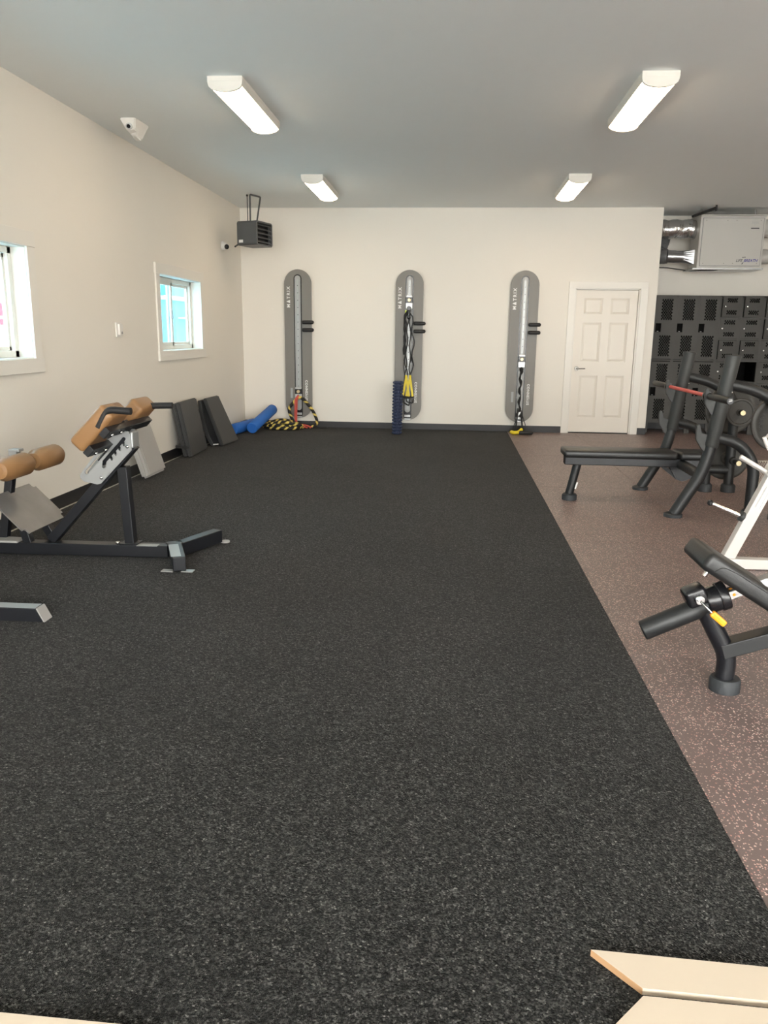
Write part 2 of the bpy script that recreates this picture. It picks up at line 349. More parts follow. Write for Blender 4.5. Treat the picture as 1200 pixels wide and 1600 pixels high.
# unseen wall behind the viewer, its glazing made up to let daylight in
FW = [(-2.7, 0.6), (0.9, 3.9), (4.2, 7.2)]
b = B(); xs = [XL] + [v for w in FW for v in w] + [XR]
for i in range(0, len(xs), 2): b.ab((xs[i], YF - 0.14, -0.012), (xs[i + 1], YF, ZC))
for a, c in FW: b.ab((a, YF - 0.14, -0.012), (c, YF, 0.04)); b.ab((a, YF - 0.14, 2.95), (c, YF, ZC))
put('wall_front', b, 'wall_paint', kind='structure', flat=True)
for k, (a, c) in enumerate(FW):  # made-up windows, never in view, a source for the daylight
    w = bpy.data.objects.new('window_%d' % (k + 3), None); COL.objects.link(w); w.location = ((a + c) / 2, YF - 0.07, 0.04); w['kind'] = 'structure'
    f = B()
    for p, q in (((a, 0.04), (a + 0.06, 2.95)), ((c - 0.06, 0.04), (c, 2.95)), ((a, 0.04), (c, 0.10)), ((a, 2.89), (c, 2.95)), (((a + c) / 2 - 0.03, 0.04), ((a + c) / 2 + 0.03, 2.95))):
        f.ab((p[0], YF - 0.11, p[1]), (q[0], YF - 0.03, q[1]))
    put('window_frame', f, 'trim_white', w)
    put('pane', B().ab((a + 0.05, YF - 0.075, 0.09), (c - 0.05, YF - 0.069, 2.9)), 'added_front_glass', w)
# baseboards
put('baseboard_left', B().ab((XL, YF, -0.012), (XL + 0.010, YB, 0.095), 0.003), 'vinyl_base', kind='structure')
put('baseboard_back', B().ab((XL + 0.01, YB - 0.010, -0.012), (1.607, YB, 0.095), 0.003).ab((2.705, YB - 0.010, 0.0), (XC + 0.004, YB, 0.095), 0.003), 'vinyl_base', kind='structure')
put('baseboard_toe_shade', B().ab((XC, YA - 0.010, 0.0), (XR, YA, 0.14), 0.003), 'vinyl_base', kind='structure')  # taller black base, its colour also stands in for shade under the lockers
# artificial turf
t = put('turf', B().ab((XL + 0.070, YF, -0.0119), (XT - 0.002, YB - 0.012, 0.006)), 'turf_pile', kind='stuff')
tag(t, 'black artificial turf covering the left side of the gym floor', 'turf')
# windows
def window(n, y0, y1):
    z0, z1 = 1.18, 1.99; w = bpy.data.objects.new('window_%d' % n, None); COL.objects.link(w); w.location = (XL, (y0 + y1) / 2, z0); w['kind'] = 'structure'
    xf = XL - 0.125
    tr = B(); tw = 0.105
    tr.ab((XL, y0 - tw + .01, z0 - 0.09), (XL + 0.020, y0 + .008, z1 + 0.09), 0.003).ab((XL, y1 - .008, z0 - 0.09), (XL + 0.020, y1 + tw - .01, z1 + 0.09), 0.003)
    put('casing', tr, 'trim_white', w)
    put('head_casing', B().ab((XL, y0 - tw, z1 - .006), (XL + 0.024, y1 + tw, z1 + 0.105), 0.003), 'trim_white', w)
    put('sill_casing', B().ab((XL, y0 - tw, z0 - 0.10), (XL + 0.026, y1 + tw, z0 + .006), 0.003), 'trim_white', w)
    rv = B(); rv.ab((XL - T, y0, z0), (XL + .002, y0 + 0.012, z1)).ab((XL - T, y1 - 0.012, z0), (XL + .002, y1, z1)).ab((XL - T, y0, z1 - 0.012), (XL + .002, y1, z1)).ab((XL - T, y0, z0), (XL + .002, y1, z0 + 0.012))
    put('reveal', rv, 'trim_white', w)
    fr = B(); a, c = y0 + 0.012, y1 - 0.012; e, g = z0 + 0.012, z1 - 0.012; fwid = 0.05
    fr.ab((xf - 0.035, a, e), (xf + 0.02, a + fwid, g), .004).ab((xf - 0.035, c - fwid, e), (xf + 0.02, c, g), .004).ab((xf - 0.035, a, e), (xf + 0.02, c, e + fwid), .004).ab((xf - 0.035, a, g - fwid), (xf + 0.02, c, g), .004)
    put('window_frame', fr, 'trim_white', w)
    ym = y0 + (y1 - y0) * 0.47
    def sash(q0, q1, xx, nm):
        s = B(); k = 0.045; e2, g2 = e + 0.035, g - 0.035
        s.ab((xx - .014, q0, e2), (xx + .014, q0 + k, g2), .003).ab((xx - .014, q1 - k, e2), (xx + .014, q1, g2), .003).ab((xx - .014, q0, e2), (xx + .014, q1, e2 + k), .003).ab((xx - .014, q0, g2 - k), (xx + .014, q1, g2), .003)
        o = put(nm, s, 'trim_white', w)
        put('pane', B().ab((xx - .003, q0 + k - .005, e2 + k - .005), (xx + .003, q1 - k + .005, g2 - k + .005)), 'window_glass', o)
        return o
    s1 = sash(a + 0.03, ym + 0.05, xf + 0.006, 'sliding_sash'); sash(ym, c - 0.03, xf - 0.024, 'fixed_sash')
    put('latch', B().ab((xf + 0.02, ym + 0.012, 1.53), (xf + 0.032, ym + 0.03, 1.63), .004), 'plastic_grey', s1)
window(1, 4.32, 5.71); window(2, 8.33, 9.71)

# door in the back wall
d = bpy.data.objects.new('door_1', None); COL.objects.link(d); d.location = ((DX0 + DX1) / 2, YB, 0); d['kind'] = 'structure'
yc = YB
put('casing', B().ab((DX0 - 0.093, yc - 0.020, 0), (DX0 + .004, yc, DZ + 0.0), .003).ab((DX1 - .004, yc - 0.020, 0), (DX1 + 0.10, yc, DZ + 0.0), .003), 'trim_white', d)
put('head_casing', B().ab((DX0 - 0.093, yc - 0.022, DZ - .004), (DX1 + 0.10, yc, DZ + 0.088), .003), 'trim_white', d)
put('jamb', B().ab((DX0, yc, 0), (DX0 + 0.02, yc + 0.14, DZ)).ab((DX1 - 0.02, yc, 0), (DX1, yc + 0.14, DZ)).ab((DX0, yc, DZ - 0.02), (DX1, yc + 0.14, DZ)).ab((DX0 + .02, yc + .075, 0.02), (DX0 + .032, yc + .14, DZ - .02)).ab((DX1 - .032, yc + .075, 0.02), (DX1 - .02, yc + .14, DZ - .02)), 'trim_white', d)
put('threshold', B().ab((DX0 + .02, yc + 0.02, 0.0), (DX1 - .02, yc + 0.12, 0.006)), 'plastic_black', d)
lx0, lx1 = DX0 + 0.023, DX1 - 0.023; yl = yc + 0.035
leaf = B(); leaf.ab((lx0, yl, 0.014), (lx1, yl + 0.036, DZ - 0.023), .002)
W_ = lx1 - lx0; st = 0.112; pw = (W_ - 3 * st) / 2
rows = [(1.70, 1.93), (1.035, 1.59), (0.23, 0.84)]
cuts = []; pans = []
for r0, r1 in rows:
    for k in range(2):
        xa = lx0 + st + k * (pw + st); cuts.append(B().ab((xa, yl - 0.01, r0), (xa + pw, yl + 0.013, r1))); pans.append((xa, xa + pw, r0, r1))
lo = put('leaf', cut(leaf, cuts), 'door_white', d)
for xa, xb, r0, r1 in pans:
    p = B(); g = 0.035
    p.hexa([(xa + .004, yl + .0125, r0 + .004), (xb - .004, yl + .0125, r0 + .004), (xb - .004, yl + .0125, r1 - .004), (xa + .004, yl + .0125, r1 - .004),
            (xa + g, yl + .003, r0 + g), (xb - g, yl + .003, r0 + g), (xb - g, yl + .003, r1 - g), (xa + g, yl + .003, r1 - g)])
    put('panel', p, 'door_white', lo, flat=True)
hx, hz = lx0 + 0.065, 0.935
put('lever_handle', B().cyl((hx, yl, hz), (hx, yl - 0.012, hz), 0.032, 24, bev=.003).cyl((hx, yl - .01, hz), (hx, yl - 0.05, hz), 0.011).tube(fillet([(hx, yl - 0.045, hz), (hx, yl - .058, hz), (hx + 0.115, yl - .052, hz + .003)], .012), 0.0085), 'metal_nickel', lo, label='brushed nickel lever handle')

# ------------------------------------------------------------------ ceiling lights
def ceiling_light():
    r = thing('ceiling_light', '', 'light')
    L_, W2, hh = 1.22, 0.125, 0.095
    b = B(); b.ab((-W2, -L_ / 2, -0.035), (W2, L_ / 2, 0), .003)
    for s_ in (-1, 1): b.hexa([(s_ * .114, -L_ / 2, -.062), (s_ * .118, -L_ / 2, -.062), (s_ * .118, L_ / 2, -.062), (s_ * .114, L_ / 2, -.062), (s_ * .114, -L_ / 2, -.03), (s_ * W2, -L_ / 2, -.03), (s_ * W2, L_ / 2, -.03), (s_ * .114, L_ / 2, -.03)])
    put('housing', b, 'trim_white', r)
    def arc(n=10, w=0.112, zz=-0.045, dp=0.052): return [(w * math.cos(math.pi * (1 + k / n)) , zz - dp * math.sin(math.pi * k / n) ** 0.85) for k in range(n + 1)]
    prof = arc()
    pb = B(); pts = [(0.112, -0.034), (-0.112, -0.034)] + prof
    pb.prism(pts, L_ - 0.05, (0, 0, 0), (1, 0, 0), (0, 0, 1))
    put('diffuser', pb, 'diffuser', r)
    pe = [(0.123, -0.002), (-0.123, -0.002), (-0.123, -0.04)] + [(x * 1.09, z - .004) for x, z in prof] + [(0.123, -0.04)]
    for s_ in (-1, 1): put('end_cap', B().prism(pe, 0.022, (0, s_ * (L_ / 2 - 0.012), 0), (1, 0, 0), (0, 0, 1)), 'trim_white', r)
    return r
lt = ceiling_light()
spots = [(-1.65, 6.47, 'large near white ceiling light close to the angular white ceiling box'), (1.33, 6.50, 'large near white ceiling light above the bench press side'),
         (-1.65, 9.92, 'small far white ceiling light beside the hanging grey heater'), (1.33, 9.95, 'small far white ceiling light on the door side'),
         (4.6, 6.48, 'unseen ceiling light added to brighten the side above the weight machines'), (4.6, 2.9, 'unseen ceiling light added to brighten the right side nearer the viewer')]  # last two lamps are unseen, added to light the right side
for i, (x, y, lab) in enumerate(spots):
    o = lt if i == 0 else copy_tree(lt)
    o.location = (x, y, ZC); tag(o, lab, 'light', 'ceiling wraparound lights')

# ------------------------------------------------------------------ wall-mounted cable towers
def cross_strokes(b, pts, w, to):
    for p, q in pts: b.bar(to(*p), to(*q), 0.0012, w, upv=(0, 0, 1))
def tower():
    """local frame: x right, y = 0 at the wall, -y into the room, z up from the floor"""
    r = thing('wall_cable_tower', '', 'cable tower')
    R_, z0, z1 = 0.20, 0.145, 2.29
    def stad(rad, za, zb, n=18): return [(rad * math.cos(math.pi * k / n), zb - rad + rad * math.sin(math.pi * k / n)) for k in range(n + 1)] + [(rad * math.cos(math.pi + math.pi * k / n), za + rad + rad * math.sin(math.pi + math.pi * k / n)) for k in range(n + 1)]
    put('back_plate', B().prism(stad(R_ - 0.012, z0 + .012, z1 - .012), 0.03, (0, -0.015, 0)), 'rubber_black', r)
    put('face_board', B().prism(stad(R_, z0, z1), 0.03, (0, -0.045, 0), bevel=0.006), 'tower_grey', r)
    put('track_border', B().prism(stad(0.058, z0 + 0.005, 2.219), 0.004, (0, -0.0615, 0)), 'plastic_black', r)
    tk = put('track', B().prism(stad(0.042, 0.26, 2.203), 0.012, (0, -0.0675, 0), bevel=.003), 'track_metal', r)
    put('track_channel', B().ab((-0.017, -0.0765, 0.30), (0.017, -0.0730, 2.15), .001), 'paint_silver', tk)
    hb = B()
    for k in range(15): hb.cyl((0.002, -0.0764, 0.62 + k * 0.103), (0.002, -0.0785, 0.62 + k * 0.103), 0.006, 10)
    put('index_holes', hb, 'plastic_black', tk, kind='stuff')
    put('foot_bracket', B().ab((-0.045, -0.072, 0.150), (0.045, -0.062, 0.172), .002).ab((-0.045, -0.072, 0.19), (0.045, -0.062, 0.225), .002).ab((-0.02, -0.078, 0.198), (0.02, -0.07, 0.217), .002), 'metal_silver', r)
    for z in (1.545, 1.435):
        pg = put('grip_peg', B().capsule((0.065, -0.115, z), (0.245, -0.115, z), 0.0265), 'rubber_black', r)
        put('stem', B().cyl((0.155, -0.05, z), (0.155, -0.115, z), 0.012), 'steel_black', pg)
    put('rating_label', B().ab((-0.125, -0.0610, 0.44), (-0.092, -0.0597, 0.59)), 'print_grey', r)
    # lettering up the left side; the A has no crossbar
    M = Matrix.Translation((-0.135, -0.0606, 1.90)) @ Matrix.Rotation(math.pi / 2, 4, 'X') @ Matrix.Rotation(math.pi / 2, 4, 'Z')
    put('upper_lettering', text_mesh('M\u0245TRIX', 0.066, M, space=1.34, bold=.0016), 'print_white', r)
    M = Matrix.Translation((0.115, -0.0606, 0.555)) @ Matrix.Rotation(math.pi / 2, 4, 'X') @ Matrix.Rotation(-math.pi / 2, 4, 'Z')
    put('lower_lettering', text_mesh('CONNE\u03bbUS', 0.050, M, space=1.2, bold=.0018), 'print_white', r)
    return r
def carriage(name_parent, z):
    c = put('carriage', B().ab((-0.05, -0.105, z - 0.10), (0.05, -0.068, z - 0.015), .006), 'metal_silver', name_parent)
    put('carriage_top', B().ab((-0.046, -0.115, z + 0.055), (0.046, -0.068, z + 0.085), .006), 'metal_silver', c)
    put('roller_block', B().ab((-0.05, -0.098, z - 0.02), (0.05, -0.072, z + 0.06), .006), 'plastic_black', c)
    put('swivel', B().cyl((0, -0.095, z + 0.02), (0, -0.125, z + 0.02), 0.024, 18, bev=.004), 'metal_brass', c)
    return c
tw = tower()
towers = [(-2.285, 'grey wall tower with bare track, red strap and rope hooked at its foot', 0.52),
          (-0.655, 'middle grey wall tower hung with black tubes and yellow handles', 1.85),
          (0.985, 'grey wall tower beside the white door, carriage parked halfway up', 1.04)]
for i, (x, lab, cz) in enumerate(towers):
    o = tw if i == 0 else copy_tree(tw)
    o.location = (x, YB, 0); tag(o, lab, 'cable tower', 'wall cable towers')
    towers[i] = (o, cz, x)
for o, cz, x in towers:
    loc = o.location.copy(); o.location = (0, 0, 0); carriage(o, cz); o.location = loc

# resistance tubes on the middle tower
XM = -0.655
def W(dx, dy, z, x0=XM): return (x0 + dx, YB - dy, z)
rt_ = thing('resistance_tubes', 'black resistance tubes with two yellow triangular handles hanging on middle tower', 'resistance tubes', W(0, .1, .42))
put('clip', B().cyl(W(0.0, .12, 1.755), W(0, .17, 1.755), .03, 16, bev=.004).capsule(W(.0, .145, 1.76), W(.0, .145, 1.60), .022), 'plastic_black', rt_)
tb = B()
for k, (a, c, w) in enumerate([(-.01, -.035, .0), (.02, .03, .01), (-.03, -.012, -.02), (.03, .042, .015)]):
    P = [W(0 + a * .3, .13, 1.70)]
    for j in range(1, 15):
        t_ = j / 14; P.append(W(a + (c - a) * t_ + .014 * math.sin(j * 1.3 + k * 2) * (1 if k < 2 else 1.5) - (.03 if k == 2 else 0) * math.sin(math.pi * t_) + (.035 if k == 3 else 0) * math.sin(math.pi * t_), .115 + .006 * k, 1.70 - .95 * t_))
    tb.tube(P, .0075, 8)
put('tubes', tb, 'rubber_black', rt_)
put('door_strap', B().tube(fillet([W(-.02, .12, 1.72), W(-.065, .115, 1.62), W(-.055, .11, 1.45), W(-.05, .11, 1.30), W(-.062, .11, 1.20), W(-.06, .11, 1.10)], .05), [.012 + .010 * (0.5 + 0.5 * math.sin(i * 0.9)) for i in range(26)], 8), 'rope_black', rt_)
put('wire_loop', B().tube(fillet([W(-.045, .11, 1.06), W(-.075, .108, .95), W(-.045, .108, .80)], .1), .004, 6), 'rubber_black', rt_)
put('wire_loop', B().tube(fillet([W(.04, .11, 1.06), W(.085, .108, .94), W(.04, .108, .84)], .1), .005, 6), 'rubber_black', rt_)
put('wire_loop', B().tube(fillet([W(-.03, .115, 1.70), W(-.075, .112, 1.66), W(-.055, .112, 1.56)], .05), .005, 6), 'rubber_black', rt_)
put('lime_tag', B().ab(W(-.055, .13, 1.69), W(-.028, .10, 1.725), .006), 'lime', rt_)
for k, xx in enumerate((-.022, .032)):
    h_ = put('handle_strap', B().bar(W(xx, .135, .775), W(xx - .045, .135, .50), .006, .03, .002, upv=(1, 0, 0)).bar(W(xx + .004, .137, .775), W(xx + .045, .137, .50), .006, .03, .002, upv=(1, 0, 0)).cyl(W(xx, .135, .76), W(xx, .135, .81), .018, 12), 'yellow', rt_)
    put('grip', B().capsule(W(xx - .065, .13 - .02 * k, .50 - .02 * k), W(xx + .065, .13 - .02 * k, .48 + .02 * k), .017), 'rubber_black', h_)
    put('grip_cord', B().tube(fillet([W(xx - .05, .128, .49), W(xx - .045, .125, .42), W(xx + .05, .125, .36 + .04 * k), W(xx + .055, .128, .47)], .03), .009, 8), 'rope_black', h_)

# strap and handle on the right tower
XR3 = 0.985
def W3(dx, dy, z): return (XR3 + dx, YB - dy, z)
sh = thing('strap_handle', 'black strap hanging from right tower to yellow and black handle on floor', 'strap handle', W3(0.0, .25, 0))
P = [W3(-.005 + .012 * math.sin(j * 1.7), .125, .93 - .048 * j) for j in range(14)]
put('chain', B().tube(P, [.016 + .007 * math.sin(j * 2.1) for j in range(14)], 8).capsule(W3(.0, .12, .95), W3(0, .12, .88), .026), 'rope_black', sh)
put('buckle', B().box(W3(-.008, .135, .275), (.03, .012, .085), .004, AX('Y', .5)), 'metal_silver', sh)
put('buckle', B().ab(W3(-.012, .13, .52), W3(.018, .105, .58), .004), 'metal_silver', sh)
put('hanging_strap', B().bar(W3(-.02, .13, .36), W3(-.05, .20, .03), .004, .026, upv=(1, 0, 0)).bar(W3(-.02, .13, .25), W3(-.10, .16, .02), .004, .012, upv=(1, 0, 0)).bar(W3(.02, .13, .33), W3(.055, .18, .03), .004, .022, upv=(1, 0, 0)).bar(W3(.02, .13, .33), W3(.10, .16, .10), .004, .01, upv=(1, 0, 0)).bar(W3(.10, .16, .10), W3(.09, .16, .02), .004, .01, upv=(1, 0, 0)), 'rope_black', sh)
put('coiled_strap', B().tube(fillet([W3(-.12, .15, .03), W3(-.03, .22, .05), W3(.0, .16, .10), W3(.06, .2, .07), W3(.07, .26, .03)], .05), .020, 8), 'rope_black', sh)
hd = put('handle', B().capsule(W3(-.02, .37, .032), W3(.19, .36, .032), .028), 'rubber_black', sh)
put('yellow_strap', B().tube(fillet([W3(-.115, .30, .03), W3(-.08, .38, .03), W3(-.02, .37, .034), W3(.03, .30, .07)], .05), .026, 10), 'yellow', hd)

# ------------------------------------------------------------------ lockers
LY = 11.965; LZ0, LZ1, LWD = 0.15, 1.985, 0.305
def vent(b, x0, x1, z0, z1, nc, nr, y=0.0):
    """perforated sheet: staggered lattice of real diamond holes (nr odd)"""
    cw, ch = (x1 - x0) / nc, (z1 - z0) / (nr + 1)
    q = lambda *pp: b.quad(*[(p_[0], y, p_[1]) for p_ in pp])
    for j in range(nr):
        odd = j % 2; zc = z0 + ch * (j + 1)
        for c in range(nc - odd):
            xm = x0 + cw * (c + .5 + .5 * odd); O = [(xm - cw / 2, zc), (xm, zc - ch), (xm + cw / 2, zc), (xm, zc + ch)]
            D = [(xm - cw * .415, zc), (xm, zc - ch * .83), (xm + cw * .415, zc), (xm, zc + ch * .83)]
            for k in range(4): q(O[k], O[(k + 1) % 4], D[(k + 1) % 4], D[k])
        if odd:
            q((x0, zc - ch), (x0 + cw / 2, zc), (x0, zc + ch)); q((x1, zc - ch), (x1, zc + ch), (x1 - cw / 2, zc))
    for zz, s_ in ((z0, 1), (z1, -1)):
        for c in range(nc - 1): q((x0 + cw * (c + .5), zz), (x0 + cw * (c + 1.5), zz), (x0 + cw * (c + 1), zz + s_ * ch))
        q((x0, zz), (x0 + cw / 2, zz), (x0, zz + s_ * ch)); q((x1, zz), (x1, zz + s_ * ch), (x1 - cw / 2, zz))
def sheet(b, x0, x1, z0, z1, holes, y=0.0):
    """flat sheet with rectangular openings stacked in z, all given as (x0, x1, z0, z1)"""
    zz = z0
    for hx0, hx1, hz0, hz1 in sorted(holes, key=lambda h: h[2]):
        b.quad((x0, y, zz), (x1, y, zz), (x1, y, hz0), (x0, y, hz0))
        b.quad((x0, y, hz0), (hx0, y, hz0), (hx0, y, hz1), (x0, y, hz1)); b.quad((hx1, y, hz0), (x1, y, hz0), (x1, y, hz1), (hx1, y, hz1)); zz = hz1
    b.quad((x0, y, zz), (x1, y, zz), (x1, y, z1), (x0, y, z1))
    for (xa, za), (xb, zb) in (((x0, z0), (x1, z0)), ((x1, z0), (x1, z1)), ((x1, z1), (x0, z1)), ((x0, z1), (x0, z0))):
        b.quad((xa, y, za), (xb, y, zb), (xb, y + .016, zb), (xa, y + .016, za))
def mk_tall_door():
    b = B(); w, h = LWD - .035, 0.88
    v1 = (.072, .240, .545, .855); v2 = (.072, .240, .03, .345); hh = (.012, .088, .385, .505)
    sheet(b, 0, w, 0, h, [v1, v2, hh]); vent(b, *v1, 5, 13); vent(b, *v2, 5, 13); return b.mesh('tall_door', True)
def mk_box_door():
    b = B(); w, h = LWD - .035, 0.278
    v1 = (.055, .215, .19, .265); v2 = (.055, .215, .022, .097)
    sheet(b, 0, w, 0, h, [v1, v2]); vent(b, *v1, 5, 3); vent(b, *v2, 5, 3); return b.mesh('box_door', True)
ME_TALL, ME_BOX = mk_tall_door(), mk_box_door()
for me in (ME_TALL, ME_BOX): me.materials.append(MATS['locker_grey'])
def m_of(b, material, name='m'):
    me = b.mesh(name); me.materials.append(MATS[material]); return me
cb = B(); cb.ab((.012, .026, .385), (.088, .03, .505)).ab((.0105, -.002, .3835), (.014, .028, .5065)).ab((.086, -.002, .3835), (.0895, .028, .5065)).ab((.0105, -.002, .503), (.0895, .028, .5065)).ab((.0105, -.002, .3835), (.0895, .028, .387))
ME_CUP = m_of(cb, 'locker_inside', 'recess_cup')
ME_LATCH = m_of(B().ab((.040, .012, .390), (.062, .02, .396), .002), 'metal_silver', 'latch')
ME_KNOB = m_of(B().cyl((.035, 0, .14), (.035, -.012, .14), .011, 14, bev=.002).ab((.028, -.016, .138), (.042, -.01, .150), .002), 'metal_chrome', 'lock')
def linked(name, me, parent, loc=(0, 0, 0), rz=0.0):
    o = bpy.data.objects.new(name, me); COL.objects.link(o); o.parent = parent; o.location = loc; o.rotation_euler = (0, 0, rz); return o
def locker_col(k, tiers, label, open_cells=(), ajar=()):
    x0 = 2.885 + LWD * k; r = thing('locker', label, 'locker', (x0 + LWD / 2, LY, 0), 'locker columns along alcove wall'); x1 = x0 + LWD
    b = B(); D = 0.49; t_ = 0.008
    b.ab((x0, LY, LZ0), (x0 + .017, LY + .03, LZ1)).ab((x1 - .017, LY, LZ0), (x1 - .0005, LY + .03, LZ1)).ab((x0, LY, LZ1 - .022), (x1, LY + D, LZ1)).ab((x0, LY, LZ0), (x1, LY + D, LZ0 + .02))
    b.ab((x0, LY + .03, LZ0), (x0 + t_, LY + D, LZ1)).ab((x1 - t_, LY + .03, LZ0), (x1 - .0005, LY + D, LZ1)).ab((x0, LY + D - t_, LZ0), (x1, LY + D, LZ1))
    hz = (LZ1 - LZ0) / tiers
    for j in range(1, tiers): b.ab((x0, LY + .002, LZ0 + j * hz - .011), (x1 - .0005, LY + D, LZ0 + j * hz + .011))
    put('carcass', b, 'locker_grey', r)
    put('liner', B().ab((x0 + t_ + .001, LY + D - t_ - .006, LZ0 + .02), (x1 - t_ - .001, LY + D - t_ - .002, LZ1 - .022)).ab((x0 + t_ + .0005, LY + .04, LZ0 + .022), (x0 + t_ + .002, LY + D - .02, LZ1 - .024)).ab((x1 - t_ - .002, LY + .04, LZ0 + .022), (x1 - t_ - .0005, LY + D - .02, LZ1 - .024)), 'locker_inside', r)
    for xx in (x0 + .02, x1 - .02): put('leg', B().ab((xx - .018, LY + .01, 0), (xx + .018, LY + .045, LZ0)), 'locker_grey', r)
    for j in range(tiers):
        if j in open_cells: continue
        zb = LZ0 + j * hz + .0135 + (.004 if tiers == 2 else 0); rz = 0.0
        lx = x0 + .0175 - r.location.x
        if tiers == 2:
            dd = linked('door', ME_TALL, r, (lx, -.001, zb)); linked('recess_cup', ME_CUP, dd); linked('latch', ME_LATCH, dd)
        else:
            dd = linked('door', ME_BOX, r, (lx, -.001, zb))
            if j in ajar:                                   # hinged on the right, left edge swung out
                a = 0.16; w = LWD - .035; dd.rotation_euler = (0, 0, a); dd.location = (lx + w - w * math.cos(a), -.001 - w * math.sin(a), zb)
            linked('lock', ME_KNOB, dd)
    return r
locker_col(0, 2, 'tall two-door dark grey locker right beside the white wall corner')
locker_col(1, 2, 'tall two-door dark grey locker second from the white wall corner')
locker_col(2, 2, 'tall two-door dark grey locker next to the small box lockers')
locker_col(3, 6, 'column of six dark grey box lockers next to the tall lockers', (), (5, 3))
locker_col(4, 6, 'column of six dark grey box lockers with one black open compartment', (2,), (5, 3))
locker_col(5, 6, 'column of six dark grey box lockers at the right picture edge', (), (5, 4))
for k in (6,): locker_col(k, 6, 'column of six dark grey box lockers just beyond the right picture edge')

# ------------------------------------------------------------------ ventilation unit, ducts
UX0, UX1, UY0, UY1, UZ0, UZ1 = 3.345, 4.215, 11.72, 12.17, 2.345, 3.03
hv = thing('ventilation_unit', 'white ventilation box hanging from ceiling above the lockers', 'ventilation unit', ((UX0 + UX1) / 2, (UY0 + UY1) / 2, UZ0 - .01))
put('cabinet', B().ab((UX0, UY0 + .012, UZ0), (UX1, UY1, UZ1), .004), 'unit_white', hv)
fp = put('front_panel', B().ab((UX0 + .035, UY0, UZ0 + .03), (UX1 - .03, UY0 + .0115, UZ1 - .03), .004), 'unit_white', hv)
put('panel_gasket', B().ab((UX0 + .030, UY0 + .0085, UZ0 + .025), (UX1 - .025, UY0 + .0125, UZ1 - .025)), 'flex_dark', hv)
sc = B()
for fx in (.05, .4, .55, .95):
    for z in (UZ0 + .06, UZ1 - .06): xx = UX0 + .035 + fx * (UX1 - UX0 - .065); sc.cyl((xx, UY0 + .001, z), (xx, UY0 - .003, z), .006, 8)
put('screws', sc, 'metal_nickel', fp, kind='stuff')
put('bottom_rail', B().ab((UX0 - .06, UY0 - .01, UZ0 - .022), (UX1 + .02, UY1, UZ0 - .001), .003), 'galvanised', hv)
put('top_rail', B().ab((UX0 - .03, UY0 - .006, UZ1 + .001), (UX1 + .02, UY1, UZ1 + .016), .003), 'unit_white', hv)
for xx in (UX0 + .08, UX1 - .08): put('hanger_rod', B().cyl((xx, 11.95, UZ1), (xx, 11.95, ZC), .008, 10), 'galvanised', hv)
put('hanger_arm', B().bar((UX0 - .10, 11.80, 3.03), (UX0 + .12, 11.5, 3.10), .03, .03).cyl((UX0 + .12, 11.5, 3.06), (UX0 + .12, 11.5, ZC), .012), 'steel_black', hv)
put('dark_label', B().ab((4.02, UY0 - .0015, 2.86), (4.13, UY0 + .001, 2.875)), 'print_dark', fp)
b = B()
for j, (w_, z_) in enumerate(((.07, 2.985), (.10, 2.96), (.09, 2.945), (.10, 2.93), (.04, 2.91))): b.ab((4.07 - w_ / 2, UY0 - .0012, z_), (4.07 + w_ / 2, UY0 + .001, z_ + .004))
put('instruction_print', b, 'print_grey', fp)
RX = Matrix.Rotation(math.pi / 2, 4, 'X')
put('logo_first_word', text_mesh('LIFE', .050, Matrix.Translation((3.905, UY0 - .001, 2.442)) @ RX, shear=.3, bold=.0006), 'print_dark', fp)
put('logo_second_word', text_mesh('BREATH', .050, Matrix.Translation((4.058, UY0 - .001, 2.442)) @ RX, shear=.3, bold=.0012), 'print_violet', fp)
put('logo_figure', B().sphere((3.955, UY0 - .001, 2.485), .008, 8, (1, .3, 1)).sphere((3.98, UY0 - .001, 2.488), .008, 8, (1, .3, 1)).bar((3.945, UY0 - .001, 2.395), (3.965, UY0 - .001, 2.42), .003, .01), 'print_dark', fp)
ft = B(); P = []; Rr = []
for k in range(60):
    x_ = 2.842 + (UX0 - 2.842) * k / 59; P.append((x_, 11.98 + .01 * math.sin(k * .21), 2.885 + .008 * math.sin(k * .3))); Rr.append(.126 + .0018 * math.sin(k * 1.9) + .0018 * random.uniform(-1, 1))
ft.tube(P, Rr, 24); put('insulated_duct', ft, 'foil', hv)
put('round_duct', B().cyl((2.985, 11.98, 2.52), (3.10, 11.98, 2.515), .085, 24).cyl((3.10, 11.98, 2.515), (3.20, 11.98, 2.515), .082, 24).cyl((3.095, 11.98, 2.515), (3.105, 11.98, 2.515), .087, 24), 'galvanised', hv)
tr = B(); n_ = 24; ra = [];
for k in range(n_):
    a = 2 * math.pi * k / n_; c_, s_ = math.cos(a), math.sin(a); mxx = max(abs(c_), abs(s_)); ra.append(((3.20, 11.98 + .082 * c_, 2.515 + .082 * s_), (UX0 - .002, 11.98 + .105 * c_ / mxx, 2.505 + .098 * s_ / mxx)))
for k in range(n_): tr.quad(ra[k][0], ra[(k + 1) % n_][0], ra[(k + 1) % n_][1], ra[k][1])
put('square_adapter', tr, 'galvanised', hv, flat=True)
P = fillet([(3.0, 11.98, 2.52), (2.90, 12.02, 2.52), (2.925, 12.2, 2.62), (3.0, 12.3, 2.80), (3.0, 12.36, 2.95)], .12, 10)
put('flexible_duct', B().tube(P, [.098 + .007 * (i % 2) for i in range(len(P))], 20), 'flex_dark', hv)
put('side_duct', B().cyl((UX1, 11.98, 2.9), (UX1 + .4, 11.98, 2.9), .12, 20).cyl((UX1, 11.98, 2.52), (UX1 + .4, 11.98, 2.52), .1, 20), 'unit_white', hv)
